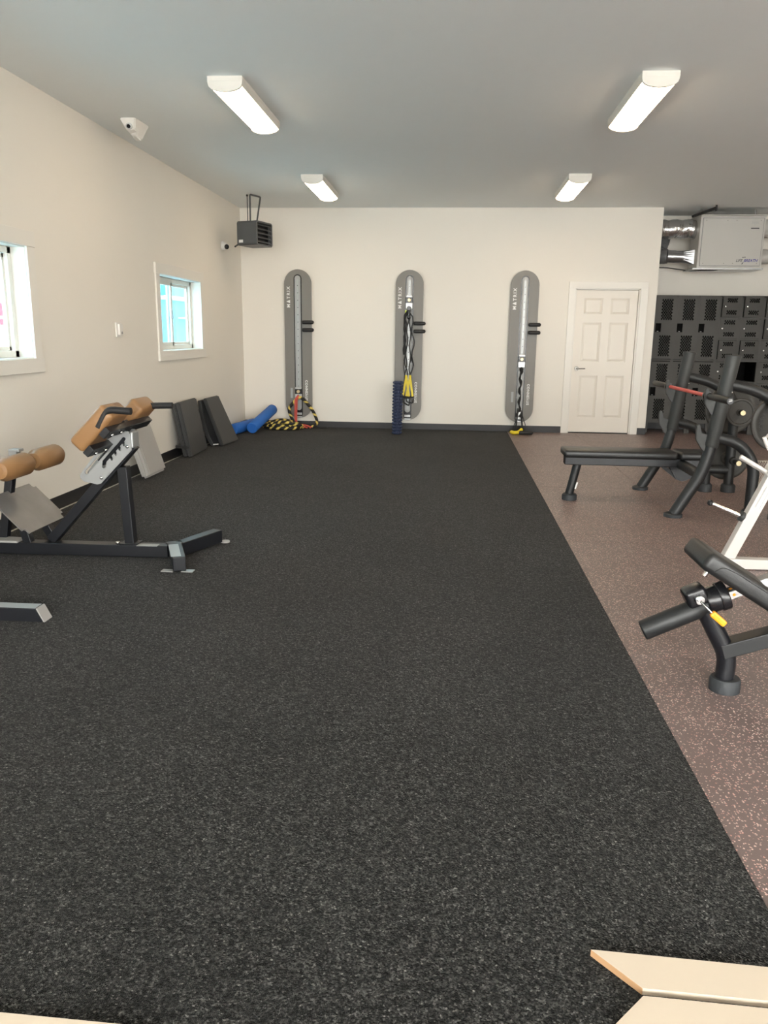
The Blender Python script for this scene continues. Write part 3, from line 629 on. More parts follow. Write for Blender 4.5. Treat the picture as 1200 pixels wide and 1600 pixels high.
put('power_cord', B().tube(fillet([(2.835, 12.46, 2.405), (3.1, 12.4, 2.40), (3.32, 12.0, 2.325), (3.45, 11.80, 2.315), (3.62, 11.80, 2.318), (3.70, 11.85, 2.335)], .06), .007, 8), 'rubber_black', hv)

# ------------------------------------------------------------------ heater
hc = V((-2.645, 10.62)); ang = math.radians(-18.6); n2 = V((math.cos(ang), math.sin(ang))); t2 = V((-n2.y, n2.x))
def HT(a, c, z): p = hc + n2 * a + t2 * c; return (p.x, p.y, z)
ht = thing('unit_heater', 'dark grey louvred heater hung from ceiling in the far left corner', 'heater', (hc.x, hc.y, 2.50))
RZ = Matrix.Rotation(ang, 3, 'Z'); hz0, hz1 = 2.495, 2.795; hw, hdp = .39, .30; ch = .022
oct_ = [(-hw / 2 + ch, hz0), (hw / 2 - ch, hz0), (hw / 2, hz0 + ch), (hw / 2, hz1 - ch), (hw / 2 - ch, hz1), (-hw / 2 + ch, hz1), (-hw / 2, hz1 - ch), (-hw / 2, hz0 + ch)]
body = B().prism(oct_, hdp, (hc.x, hc.y, 0), (t2.x, t2.y, 0), (0, 0, 1), bevel=.003)
hole = B(); hole.box(HT(hdp / 2, 0, (hz0 + hz1) / 2), (.12, hw - .05, hz1 - hz0 - .04), rot=RZ)
put('cabinet', cut(body, [hole]), 'heater_grey', ht)
put('inner_dark', B().box(HT(hdp / 2 - .057, 0, (hz0 + hz1) / 2), (.004, hw - .055, hz1 - hz0 - .045), rot=RZ), 'plastic_black', ht)
for k in range(5):
    z = hz0 + .048 + k * .052; put('louvre', B().box(HT(hdp / 2 - .018, 0, z), (.045, hw - .055, .004), rot=RZ @ AX('Y', .55)), 'heater_grey', ht)
put('bracket', B().tube(fillet([HT(0.0, -.10, hz1), HT(0.0, -.10, ZC - .012), HT(0.02, .12, ZC - .012), HT(0.06, -.04, hz1)], .02), .011, 10), 'heater_grey', ht)
put('hanger_rod', B().cyl(HT(-.08, -.04, hz1), HT(-.08, -.04, ZC), .006, 8).cyl(HT(-.08, -.04, ZC - .02), HT(-.08, -.04, ZC), .014, 10), 'steel_black', ht)
put('rating_plate', B().box(HT(-.09, -hw / 2 - .0005, hz0 + .05), (.06, .002, .035), rot=RZ), 'print_white', ht)
put('knob', B().capsule(HT(-.14, -.17, hz0 + .02), HT(-.19, -.20, hz0 - .02), .010), 'plastic_black', ht)

# ------------------------------------------------------------------ small wall and ceiling fittings
em = thing('emergency_fitting', 'white angular plastic box fixed to the ceiling near the left wall', 'ceiling box', (-2.76, 7.02, ZC - .12))
put('housing', B().hexa([(-2.815, 6.93, 3.05), (-2.735, 6.93, 3.055), (-2.755, 7.16, 3.04), (-2.82, 7.10, 3.02), (-2.85, 6.885, ZC - .001), (-2.71, 6.885, ZC - .001), (-2.70, 7.18, ZC - .001), (-2.85, 7.18, ZC - .001)], .010, 3), 'plastic_white', em)
put('side_lobe', B().hexa([(-2.80, 7.02, 3.02), (-2.76, 7.02, 3.02), (-2.75, 7.12, 3.0), (-2.81, 7.12, 3.0), (-2.83, 6.98, 3.08), (-2.73, 6.98, 3.08), (-2.72, 7.16, 3.09), (-2.84, 7.16, 3.09)], .010, 3), 'plastic_white', em)
put('lamp_lens', B().cyl((-2.778, 6.925, 3.078), (-2.775, 6.895, 3.068), .026, 18, bev=.004), 'metal_silver', em)
put('lens_eye', B().cyl((-2.776, 6.897, 3.070), (-2.774, 6.889, 3.066), .016, 14), 'plastic_black', em)
cm = thing('security_camera', 'small white dome camera on the left wall below the heater', 'camera', (XL, 10.74, 2.45))
put('base', B().cyl((XL, 10.74, 2.515), (XL + .035, 10.74, 2.515), .058, 24, bev=.006), 'plastic_white', cm)
put('body', B().sphere((XL + .045, 10.73, 2.510), .048, 18), 'plastic_white', cm)
put('lens_dome', B().sphere((XL + .074, 10.705, 2.500), .033, 16), 'plastic_black', cm)
th = thing('thermostat', 'small white thermostat on the left wall between the two windows', 'thermostat', (XL, 7.24, 1.33))
put('plate', B().ab((XL, 7.185, 1.335), (XL + .012, 7.305, 1.468), .003), 'plastic_white', th)
put('cover', B().ab((XL + .012, 7.21, 1.352), (XL + .034, 7.285, 1.455), .006), 'plastic_white', th)
put('dial', B().cyl((XL + .034, 7.25, 1.375), (XL + .040, 7.25, 1.375), .012, 14), 'plastic_grey', th)

# ------------------------------------------------------------------ floor items along the walls
TZ = 0.006
nr = thing('knobbly_roller', 'navy blue knobbly massage roller standing upright before the middle tower', 'roller', (-0.765, 11.02, TZ))
put('core', B().cyl((-0.765, 11.02, TZ + .004), (-0.755, 11.02, .755), .052, 28, bev=.006), 'foam_navy', nr)
b = B()
for j in range(17):
    for k in range(11):
        a = 2 * math.pi * (k + .5 * (j % 2)) / 11; z = .035 + j * .0435
        b.sphere((-0.765 + .0005 * j + .058 * math.cos(a), 11.02 + .058 * math.sin(a), z), .0185, 10)
put('knobs', b, 'foam_navy', nr, kind='stuff')
def foam_roller(p0, p1, lab):
    p0, p1 = V(p0), V(p1); r = thing('foam_roller', lab, 'roller', (p0.x, p0.y, TZ), 'blue foam rollers in the corner'); d = (p1 - p0).normalized()
    put('foam', B().cyl(p0, p1, .076, 32, bev=.008), 'foam_blue', r)
    e = d * .0015; put('end_disc', B().cyl(p0 - e, p0 + d * .01, .062, 28), 'foam_blue', r)
foam_roller((-3.0, 10.52, TZ + .077), (-2.90, 11.30, TZ + .077), 'short blue foam roller lying on the turf along the left wall')
foam_roller((-2.765, 10.66, TZ + .085), (-2.665, 11.52, .275), 'blue foam roller propped up at an angle with its end towards the room')

# battle rope: helically two-coloured strand
def rope(path, r=.023, seg=10, pitch=.115):
    P = [V(p) for p in path]; L = [0]
    for i in range(1, len(P)): L.append(L[-1] + (P[i] - P[i - 1]).length)
    tot = L[-1]; n = int(tot / .012); Q = []; j = 0
    for i in range(n + 1):
        s_ = tot * i / n
        while j < len(L) - 2 and L[j + 1] < s_: j += 1
        t_ = (s_ - L[j]) / max(1e-6, L[j + 1] - L[j]); Q.append(P[j].lerp(P[j + 1], t_))
    def mif(i, k): return 1 if ((k / seg + i * .012 / pitch) % 1.0) < 0.33 else 0
    return B().tube(Q, r, seg, mif=mif)
rnd = random.Random(3); path = []
for i in range(150):
    a = i * .42; k = i / 150
    path.append(V((-2.47 + .04 * math.sin(i * .09) + (.23 + .05 * math.sin(i * .31)) * math.cos(a), 11.32 + (.13 + .03 * math.cos(i * .23)) * math.sin(a), TZ + .022 + .11 * (.5 + .5 * math.sin(i * .17)) * (1 - .6 * abs(math.cos(a))) + .012 * rnd.random())))
sm = [path[0]]
for i in range(1, len(path) - 1):
    for t_ in (0, .5): 
        a_, b_, c_ = path[i - 1], path[i], path[i + 1]; sm.append(((a_ + b_) / 2) * (1 - t_) ** 2 + b_ * 2 * t_ * (1 - t_) + ((b_ + c_) / 2) * t_ ** 2)
tail = fillet([sm[-1], V((-2.36, 11.42, .035)), V((-2.20, 11.45, .028)), V((-2.03, 11.50, .03)), V((-1.985, 11.52, .10)), V((-2.05, 11.54, .26)), V((-2.20, 11.555, .43)), V((-2.27, 11.55, .47)), V((-2.33, 11.535, .40)), V((-2.43, 11.52, .29)), V((-2.36, 11.50, .12)), V((-2.28, 11.47, .03)), V((-2.42, 11.40, .028))], .09, 8)
ro = put('battle_rope', rope(sm + tail[1:]), ['rope_black', 'rope_yellow']); tag(ro, 'black and yellow braided battle rope heaped in the far left corner', 'rope')
sr = thing('red_strap', 'red strap looped from the left tower down onto the floor', 'strap', (-2.28, 11.48, TZ))
put('webbing', B().tube(fillet([(-2.275, 11.54, .49), (-2.315, 11.51, .44), (-2.320, 11.49, .20), (-2.300, 11.44, .075), (-2.15, 11.44, .060), (-2.06, 11.44, .024)], .05), .012, 8).tube(fillet([(-2.275, 11.54, .49), (-2.290, 11.505, .43), (-2.295, 11.485, .20), (-2.285, 11.43, .07), (-2.12, 11.41, .022)], .05), .010, 8), 'band_red', sr)
put('hook', B().tube(fillet([(-2.07, 11.43, .022), (-1.95, 11.45, .02), (-1.85, 11.47, .02), (-1.83, 11.52, .02), (-1.90, 11.53, .02), (-1.93, 11.49, .02)], .03), .0065, 8), 'steel_black', sr)

# folded mats leaning on the left wall
def slab(P, t_, bev=.012):
    """P: 4 front-face corners (bottom near, bottom far, top far, top near); thickness t_ backwards"""
    P = [V(p) for p in P]; n = (P[1] - P[0]).cross(P[3] - P[0]).normalized()
    if n.x < 0: n = -n
    P = [p + V((0, 0, n.z * t_)) for p in P]; Bk = [p - n * t_ for p in P]
    return B().hexa([Bk[0], Bk[1], Bk[2], Bk[3], P[0], P[1], P[2], P[3]], bev, 3)
m1 = thing('folded_mat', 'upright black folded exercise mat leaning on left wall, nearer of two', 'mat', (-2.93, 8.85, TZ), 'black folded mats')
put('front_panel', slab([(-2.895, 8.50, TZ + .002), (-2.925, 9.17, TZ + .002), (-3.045, 9.17, .615), (-3.015, 8.50, .615)], .052), 'vinyl_mat', m1)
put('back_panel', slab([(-2.950, 8.49, TZ + .002), (-2.980, 9.165, TZ + .002), (-3.098, 9.17, .60), (-3.068, 8.49, .60)], .045), 'vinyl_mat', m1)
put('strap', B().bar((-2.925, 8.482, .12), (-3.075, 8.482, .13), .004, .03), 'rope_black', m1)
m2 = thing('folded_mat', 'black exercise mat folded open like a tent, nearer the blue rollers', 'mat', (-2.93, 9.7, TZ), 'black folded mats')
put('front_panel', slab([(-2.80, 9.40, TZ + .002), (-2.76, 9.96, TZ + .002), (-3.00, 9.92, .585), (-3.01, 9.42, .585)], .045), 'vinyl_mat', m2)
b = B(); prof = [(-2.91, .012), (-2.965, .13), (-3.01, .28), (-3.045, .43), (-3.062, .57), (-3.10, .57), (-3.09, .42), (-3.06, .27), (-3.015, .12), (-2.955, .012)]
b.prism(prof, .55, (0, 9.66, 0), (1, 0, 0), (0, 0, 1), bevel=.006); put('back_panel', b, 'vinyl_mat', m2)
put('pale_edging', B().bar((-2.925, 9.385, .035), (-2.86, 9.385, .040), .004, .008), 'print_white', m2)
# grey step platform
sp_ = thing('step_platform', 'grey plastic step platform leaning on left wall behind the tan padded bench', 'step platform', (-2.9, 7.35, TZ))
fr = [(-2.85, 7.10, TZ + .004), (-2.85, 7.58, TZ + .004), (-3.045, 7.60, .60), (-3.045, 7.12, .60)]
put('deck', slab(fr, .075, .022), 'plastic_grey', sp_)
put('top_inset', slab([(-2.8555, 7.15, .06), (-2.8555, 7.53, .06), (-3.024, 7.55, .57), (-3.024, 7.17, .57)], .012, .004), 'plastic_grey', sp_)
put('screws', B().sphere((-2.872, 7.46, .10), .007, 8).sphere((-2.884, 7.44, .14), .006, 8), 'metal_silver', sp_)

# ------------------------------------------------------------------ back-extension bench (tan pads)
HY = 4.60
hb = thing('back_extension_bench', 'black back-extension bench with tan leather pads and silver adjustment plate', 'exercise bench', (-2.2, HY, TZ))
put('base_beam', B().bar((-3.35, 4.54, .052), (-1.74, 4.60, .052), .085, .075, .004), 'steel_black', hb)
yf = B()
def yfoot(p, q): yf.bar(p, q, .075, .085, .005)
yfoot((-1.755, 4.60, .055), (-1.675, 4.66, .055)); yfoot((-1.69, 4.635, .055), (-1.545, 4.99, .055)); yfoot((-1.715, 4.635, .056), (-1.57, 4.30, .056))
put('front_foot', yf, 'steel_black', hb)
put('label_sticker', B().bar((-1.93, 4.565, .0902), (-1.80, 4.57, .0902), .055, .0012), 'print_grey', hb)
sv = B(); sv.bar((-1.705, 4.575, .0985), (-1.595, 4.315, .0985), .06, .0012); put('foot_sticker', sv, 'metal_silver', hb)
put('floor_tab', B().ab((-1.685, 4.29, TZ), (-1.61, 4.34, TZ + .006), .002).ab((-1.565, 4.30, TZ), (-1.495, 4.35, TZ + .006), .002), 'metal_silver', hb)
put('floor_pad', B().cyl((-1.50, 5.0, TZ), (-1.50, 5.0, TZ + .01), .03, 14).ab((-1.60, 4.985, TZ), (-1.53, 5.04, TZ + .006), .002), 'plastic_grey', hb)
put('rear_foot', B().bar((-3.35, 4.22, .05), (-3.35 + .001, 4.9, .05), .08, .08, .004) if False else B().ab((-3.10, 4.20, TZ), (-3.02, 4.50, .085), .004).ab((-3.10, 4.60, TZ), (-3.02, 4.90, .085), .004), 'steel_black', hb)
put('post', B().bar((-1.985, HY, .09), (-2.005, HY, .58), .06, .065, .004, upv=(0, 1, 0)).ab((-2.045, HY - .05, .09), (-1.93, HY + .05, .097), .002), 'steel_black', hb)
put('post_bolt', B().cyl((-2.06, HY - .03, .09), (-2.06, HY - .03, .105), .013, 8), 'metal_chrome', hb)
put('inclined_rail', B().bar((-2.50, HY, .095), (-1.93, HY, .715), .06, .07, .004, upv=(0, 1, 0)), 'steel_black', hb)
pol = [(-2.252, .541), (-2.085, .744), (-1.975, .806), (-1.940, .803), (-1.925, .780), (-1.923, .69), (-2.131, .477), (-2.155, .472), (-2.235, .487), (-2.258, .505), (-2.262, .525)]
def slot(a, c, w): return B().bar((a[0], HY - .05, a[1]), (c[0], HY - .05, c[1]), .2, w, upv=(0, 1, 0)).cyl((a[0], HY - .15, a[1]), (a[0], HY + .05, a[1]), w / 2, 14).cyl((c[0], HY - .15, c[1]), (c[0], HY + .05, c[1]), w / 2, 14) if False else None
def slot_cut(a, c, w):
    d = V((c[0] - a[0], 0, c[1] - a[1])); L = d.length; ux = d.normalized(); uz = V((-ux.z, 0, ux.x)); n = 8
    poly = [(-w / 2 * math.sin(math.pi * k / n) , w / 2 * math.cos(math.pi * k / n)) for k in range(n + 1)] + [(L + w / 2 * math.sin(math.pi * k / n), -w / 2 * math.cos(math.pi * k / n)) for k in range(n + 1)]
    return B().prism(poly, .3, (a[0], HY - .05, a[1]), ux, uz)
cuts = [slot_cut((-2.218, .545), (-2.080, .690), .022), slot_cut((-2.100, .615), (-1.968, .757), .022), slot_cut((-2.098, .615), (-2.105, .585), .024)]
for k in range(4):
    t_ = .3 + k * .21; x_, z_ = -2.10 + .132 * t_, .615 + .142 * t_; cuts.append(slot_cut((x_, z_), (x_ + .008, z_ - .026), .016))
for k, yy in enumerate((HY - .052, HY + .052)):
    base = B().prism(pol, .008, (0, yy, 0), (1, 0, 0), (0, 0, 1))
    if k == 0:
        put('side_plate', cut(base, cuts), 'paint_silver', hb)
    else: put('side_plate', base, 'paint_silver', hb)
put('plate_bolt', B().sphere((-2.125, HY - .057, .515), .012, 10).sphere((-1.948, HY - .057, .71), .012, 10), 'metal_chrome', hb)
put('plate_bridge', B().ab((-1.935, HY - .05, .70), (-1.915, HY + .05, .80), .008), 'paint_silver', hb)
put('slider', B().bar((-2.14, HY, .60), (-1.985, HY, .775), .05, .05, .004, upv=(0, 1, 0)).bar((-2.03, HY, .80), (-1.95, HY, .84), .045, .05, .004, upv=(0, 1, 0)), 'steel_black', hb)
# hip pads: face looks up and left
pd = V((.69, 0, .724)).normalized(); pn = V((-.724, 0, .69)).normalized()
def hip_pad(yc_, wy, lab):
    c0 = V((-2.185, yc_, .775)); t_ = .105; L = .30
    t = B(); R = Matrix((pd, V((0, 1, 0)), pd.cross(V((0, 1, 0))))).transposed()
    cen = c0 + pd * (L / 2) - pn * (t_ / 2)
    t.box(cen, (L, wy, t_), .026, R, seg=4); o = put('hip_pad', t, 'vinyl_tan', hb, label=lab)
hip_pad(4.40, .25, None); hip_pad(4.84, .25, None)
for s_ in (.035, .185):
    p = V((-2.185, 0, .775)) + pd * s_ - pn * .123
    put('pad_bracket', B().bar((p.x, 4.285, p.z), (p.x, 4.93, p.z), .06, .04, .003, upv=(pn.x, 0, pn.z)), 'steel_black', hb)
    bb = B()
    for yy in (4.34, 4.47): bb.cyl((p.x - pn.x * .018, yy, p.z - pn.z * .018), (p.x - pn.x * .034, yy, p.z - pn.z * .034), .011, 8)
    put('bracket_bolt', bb, 'metal_chrome', hb)
put('bracket_spine', B().bar((-2.10, HY, .70), (-1.96, HY, .85), .05, .06, .004, upv=(0, 1, 0)), 'steel_black', hb)
put('grab_handle', B().tube(fillet([(-2.005, 4.29, .855), (-1.945, 4.29, .958), (-1.805, 4.29, .950)], .04), .020, 14), 'rubber_black', hb)
put('grab_handle', B().tube(fillet([(-2.02, 4.90, .80), (-1.955, 4.90, .925), (-1.785, 4.90, .93)], .04), .020, 14), 'rubber_black', hb)
# foot plate and ankle rollers
fx0, fz0, fx1, fz1 = -2.535, .185, -2.755, .405
fd = V((fx1 - fx0, 0, fz1 - fz0)); Lf = fd.length; fd.normalize(); fn = V((-fd.z, 0, fd.x)) * -1
t = B(); R = Matrix((fd, V((0, 1, 0)), fd.cross(V((0, 1, 0))))).transposed()
tt = bmesh.new(); bmesh.ops.create_cube(tt, size=1.0); bmesh.ops.scale(tt, vec=V((Lf, .50, .008)), verts=tt.verts)
bmesh.ops.bevel(tt, geom=[e for e in tt.edges if abs((e.verts[0].co - e.verts[1].co).z) > .004], offset=.035, segments=5, affect='EDGES')
t._take(tt, Matrix.Translation(((fx0 + fx1) / 2, 4.61, (fz0 + fz1) / 2)) @ R.to_4x4()); put('foot_plate', t, 'footplate', hb)
put('plate_support', B().bar((-2.60, 4.50, .10), (-2.635, 4.50, .235), .05, .05, .003, upv=(0, 1, 0)), 'steel_black', hb)
put('plate_support', B().bar((-2.53, 4.68, .08), (-2.60, 4.68, .205), .05, .05, .003, upv=(0, 1, 0)), 'steel_black', hb)
put('base_plate', B().ab((-2.90, 4.50, .0905), (-2.68, 4.60, .105), .003), 'plastic_grey', hb)
put('roller_post', B().bar((-2.82, 4.60, .09), (-2.72, 4.60, .60), .05, .05, .004, upv=(0, 1, 0)).bar((-2.71, 4.60, .575), (-2.60, 4.60, .60), .045, .04, .003).cyl((-2.60, 4.26, .592), (-2.60, 4.95, .592), .013, 12), 'steel_black', hb)
put('post_cap', B().ab((-2.725, 4.57, .655), (-2.655, 4.63, .672), .004).ab((-2.725, 4.575, .60), (-2.675, 4.625, .655)), 'paint_silver', hb)
for a_, c_ in ((4.25, 4.575), (4.625, 4.95)): put('ankle_roller', B().tube([(-2.60, a_, .592), (-2.60, a_ + .004, .592), (-2.60, a_ + .05, .592), (-2.60, c_ - .05, .592), (-2.60, c_ - .004, .592), (-2.60, c_, .592)], [.028, .048, .070, .070, .048, .028], 20), 'vinyl_tan', hb)

# floor tube of a second frame reaching in from the left
ff = thing('steel_frame', 'black steel floor tube with slanted pale end cap at left picture edge', 'frame', (-2.5, 3.44, TZ))
put('floor_tube', B().hexa([(-3.05, 3.405, TZ + .002), (-1.945, 3.425, TZ + .002), (-1.945, 3.50, TZ + .002), (-3.05, 3.48, TZ + .002), (-3.05, 3.405, .075), (-1.98, 3.425, .075), (-1.98, 3.50, .075), (-3.05, 3.48, .075)], .003), 'steel_black', ff)
put('end_cap', B().hexa([(-1.9455, 3.425, TZ + .002), (-1.938, 3.425, TZ + .002), (-1.938, 3.50, TZ + .002), (-1.9455, 3.50, TZ + .002), (-1.9795, 3.425, .076), (-1.972, 3.425, .076), (-1.972, 3.50, .076), (-1.9795, 3.50, .076)], .001), 'plastic_grey', ff)
put('top_sheen', B().bar((-3.04, 3.443, .0757), (-1.985, 3.463, .0757), .066, .0012), 'paint_silver', ff)  # silver strip paints the sheen along the top of the tube
put('upright', B().ab((-3.0, 3.41, .075), (-2.93, 3.48, 1.2), .004), 'steel_black', ff)

# ------------------------------------------------------------------ flat bench press rack
RY0, RY1, RYC = 6.25, 7.38, 6.815
rk = thing('bench_press_rack', 'dark grey flat bench press station with angled uprights and curved rear arms', 'bench press', (1.8, RYC, 0))
def footpad(nm, x_, y_, r_=.062, h_=.04, lean=0.0): return put(nm, B().tube([(x_, y_, 0), (x_, y_, h_ * .8), (x_ + lean, y_, h_)], [r_, r_, r_ * .82], 22), 'rubber_foot', rk)
for yy in (RY0, RY1):
    up_ = put('upright', B().tube(fillet([(1.79, yy, .02), (1.985, yy, .375), (2.03, yy, .62), (2.115, yy, 1.235)], .12, 6), .046, 18), 'steel_charcoal', rk)
    put('guard', B().tube([(2.020, yy, .565), (2.023, yy, .58), (2.116, yy, 1.235), (2.119, yy, 1.265), (2.119, yy, 1.27)], [.050, .056, .056, .060, .048], 20), 'steel_guard', up_)
    footpad('foot', 1.785, yy, .072, .03)
    for hz_ in (.932, .655):
        xx = 2.03 + (hz_ - .62) * .138
        hk = [(xx - .045, hz_ - .15), (xx - .02, hz_ + .03), (xx - .055, hz_ + .005), (xx - .100, hz_ + .010), (xx - .112, hz_ + .085), (xx - .138, hz_ + .08), (xx - .135, hz_ - .03), (xx - .09, hz_ - .10)]
        put('bar_hook', B().prism(hk, .035, (0, yy, 0), (1, 0, 0), (0, 0, 1), bevel=.004), 'steel_guard', up_)
    put('cover_screw', B().sphere((2.135, yy - .03, 1.10), .008, 8).sphere((2.125, yy - .035, .99), .008, 8), 'metal_chrome', up_)
    put('upper_arm', B().tube(fillet([(2.09, yy, 1.055), (2.34, yy, 1.005), (2.56, yy, .86), (2.58, yy, .03)], .22, 10), .043, 18), 'steel_charcoal', rk)
    put('lower_arm', B().tube(fillet([(2.04, yy, .645), (2.24, yy, .60), (2.365, yy, .44), (2.37, yy, .03)], .18, 10), .043, 18), 'steel_charcoal', rk)
    put('rear_link', B().cyl((2.37, yy, .205), (2.58, yy, .205), .040, 16), 'steel_charcoal', rk)
    for xx in (2.37, 2.58): footpad('foot', xx, yy, .064, .075)
    s_ = 1 if yy < RYC else -1
    for hz_, xx in ((.75, 2.565), (.30, 2.578)):
        pg = put('plate_peg', B().cyl((xx, yy - .27 if s_ > 0 else yy - .21, hz_), (xx, yy + .21 if s_ > 0 else yy + .27, hz_), .019, 16), 'steel_charcoal', rk)
        put('peg_collar', B().cyl((xx, yy - .10, hz_), (xx, yy - .055, hz_), .034, 18, bev=.004), 'rubber_black', pg)
        ye = yy - .27 if s_ > 0 else yy - .21
        put('peg_end', B().cyl((xx, ye - .004, hz_), (xx, ye + .012, hz_), .0225, 16), 'metal_brass', pg)
for hz_, xx in ((.34, 1.965),): put('cross_tube', B().cyl((xx, RY0, hz_), (xx, RY1, hz_), .042, 18), 'steel_charcoal', rk)
put('bench_beam', B().ab((.985, RYC - .055, .315), (2.19, RYC + .055, .388), .006), 'steel_black', rk)
put('bench_bracket', B().prism([(1.86, .33), (2.12, .33), (2.09, .24), (1.99, .19), (1.93, .21)], .08, (0, RYC, 0), (1, 0, 0), (0, 0, 1)).bar((1.80, RYC, .33), (1.95, RYC, .215), .05, .03), 'steel_black', rk)
put('front_leg', B().cyl((1.105, RYC, .34), (1.045, RYC, .045), .036, 18), 'steel_charcoal', rk)
footpad('foot', 1.05, RYC, .064, .055)
put('leg_sticker', B().bar((1.105, RYC - .034, .16), (1.09, RYC - .034, .10), .006, .012), 'print_white', rk)
put('seat_pad', B().box(((.965 + 1.905) / 2, RYC, .42), (.94, .29, .066), .022, seg=3), 'vinyl_pad', rk)
put('head_pad', B().box(((1.925 + 2.19) / 2, RYC, .42), (.265, .29, .066), .022, seg=3), 'vinyl_pad', rk)
bar = thing('barbell', 'barbell with bright red shaft and dark sleeves resting on the rack hooks', 'barbell', (1.975, 6.84, .93))
BX, BZ = 1.972, .957
put('shaft', B().cyl((BX, 6.28, BZ), (BX, 7.44, BZ), .0155, 16), 'bar_red', bar)
for a_, c_ in ((5.78, 6.29), (7.43, 7.93)): put('sleeve', B().cyl((BX, a_, BZ), (BX, c_, BZ), .0262, 20, bev=.003), 'steel_charcoal', bar)
for y_ in (6.30, 7.42): put('collar', B().cyl((BX, y_ - .014, BZ), (BX, y_ + .014, BZ), .036, 22, bev=.004), 'plastic_black', bar)
put('sleeve_cap', B().cyl((BX, 5.777, BZ), (BX, 5.783, BZ), .021, 18), 'print_dark', bar)
put('cap_print', B().bar((BX - .012, 5.7755, BZ - .004), (BX + .012, 5.7755, BZ + .004), .001, .005).bar((BX - .010, 5.7755, BZ + .008), (BX + .010, 5.7755, BZ + .012), .001, .003), 'print_white', bar)
def plate(x_, y_, z_, R_, lab, grp='weight plates on the bench press', t_=.034, text=None):
    r = thing('weight_plate', lab, 'weight plate', (x_, y_, z_ - R_), grp); rr = .021
    prof = [(rr, -t_ * .5), (R_ * .25, -t_ * .5), (R_ * .28, -t_ * .32), (R_ * .80, -t_ * .32), (R_ * .84, -t_ * .5), (R_ * .97, -t_ * .5), (R_, -t_ * .36), (R_, t_ * .36), (R_ * .97, t_ * .5), (R_ * .84, t_ * .5), (R_ * .80, t_ * .32), (R_ * .28, t_ * .32), (R_ * .25, t_ * .5), (rr, t_ * .5)]
    b = B(); n = 48; rings = []
    for k in range(n):
        a = 2 * math.pi * k / n; rings.append([b.bm.verts.new((x_ + q * math.cos(a), y_ + w, z_ + q * math.sin(a))) for q, w in prof])
    for k in range(n):
        A, C = rings[k], rings[(k + 1) % n]
        for j in range(len(prof)): f = b.bm.faces.new((A[j], A[(j + 1) % len(prof)], C[(j + 1) % len(prof)], C[j])); f.smooth = True
    put('disc', b, 'iron_plate', r)
    if text:
        n = len(text)
        for k, ch_ in enumerate(text):
            if ch_ == ' ': continue
            a = math.radians(200 - k * 11.5); q = R_ * .68
            M = Matrix.Translation((x_ + q * math.cos(a), y_ - t_ * .32 - .001, z_ + q * math.sin(a))) @ Matrix.Rotation(math.pi / 2, 4, 'X') @ Matrix.Rotation(a - math.pi / 2, 4, 'Z')
            put('raised_letter', text_mesh(ch_, .045, M, .002), 'rubber_black', r)
    return r
plate(2.565, 7.50, .75, .225, 'large dark iron weight plate behind the small plate on far upper peg')
plate(2.565, 7.24, .75, .125, 'small dark iron weight plate on the far upper peg', t_=.03)
plate(2.578, 7.50, .30, .205, 'dark iron weight plate low behind the rear legs of the rack')
plate(2.565, 6.345, .75, .225, 'large dark iron weight plate with raised lettering on near peg', text='NORDIC')

# ------------------------------------------------------------------ white plate tree
wt = thing('white_rack', 'white steel rack with leaning post, chrome weight peg and thin bars', 'rack', (1.9, 4.85, 0))
bd = V((.19, 0, .47)).normalized(); bp_ = V((-bd.z, 0, bd.x)); b0 = V((1.735, 4.85, .055))
put('leaning_post', B().bar(b0, b0 + bd * 1.05, .07, .062, .004, upv=(0, 1, 0)), 'steel_white', wt)
put('base_tube', B().ab((1.735, 4.80, .004), (2.75, 4.87, .066), .004), 'steel_white', wt)
put('rear_post', B().bar((2.70, 4.85, .05), (2.20, 4.85, 1.0), .06, .06, .004, upv=(0, 1, 0)), 'steel_white', wt)
put('floor_runner', B().ab((2.66, 4.45, .004), (2.73, 5.3, .066), .004), 'steel_white', wt)
pr = b0 + bd * .275
pg = put('weight_peg', B().cyl(pr - bp_ * -.03, pr + bp_ * .25, .0135, 18), 'metal_chrome', wt)
put('peg_tip', B().sphere(pr + bp_ * .255, .0185, 14), 'rubber_black', pg); put('peg_flange', B().cyl(pr + bp_ * .030, pr + bp_ * .055, .031, 20, bev=.003), 'steel_guard', pg)
for k, (oz, oy) in enumerate(((.0, -.03), (-.012, .03))):
    p0 = V((1.745 + .02 * k, 4.87 + oy, .70 - .015 * k)); put('thin_bar', B().cyl(p0, p0 + V((.30, 0, -.168)), .0125, 14, bev=.003), 'steel_white', wt)
put('bar_block', B().bar(b0 + bd * .56, b0 + bd * .64, .10, .09, .006, upv=(0, 1, 0)), 'steel_white', wt)
put('curved_bar', B().tube(fillet([(1.885, 4.88, .815), (1.925, 4.88, .73), (2.03, 4.88, .66)], .06), .0125, 12).tube([(1.93, 4.95, .82), (2.10, 4.95, .70)], .0125, 12), 'steel_white', wt)
q0 = b0 + bd * .36; q1 = b0 + bd * .50
M = Matrix.Translation((b0 + bd * .42) + bp_ * .0 + V((0, -.0362, 0))) @ Matrix.Rotation(math.pi / 2, 4, 'X') @ Matrix.Rotation(math.atan2(bd.z, bd.x), 4, 'Z')
put('post_sticker', B().bar(q0 + V((0, -.0355, 0)), q1 + V((0, -.0355, 0)), .0012, .03, upv=(bp_.x, 0, bp_.z)), 'print_white', wt)
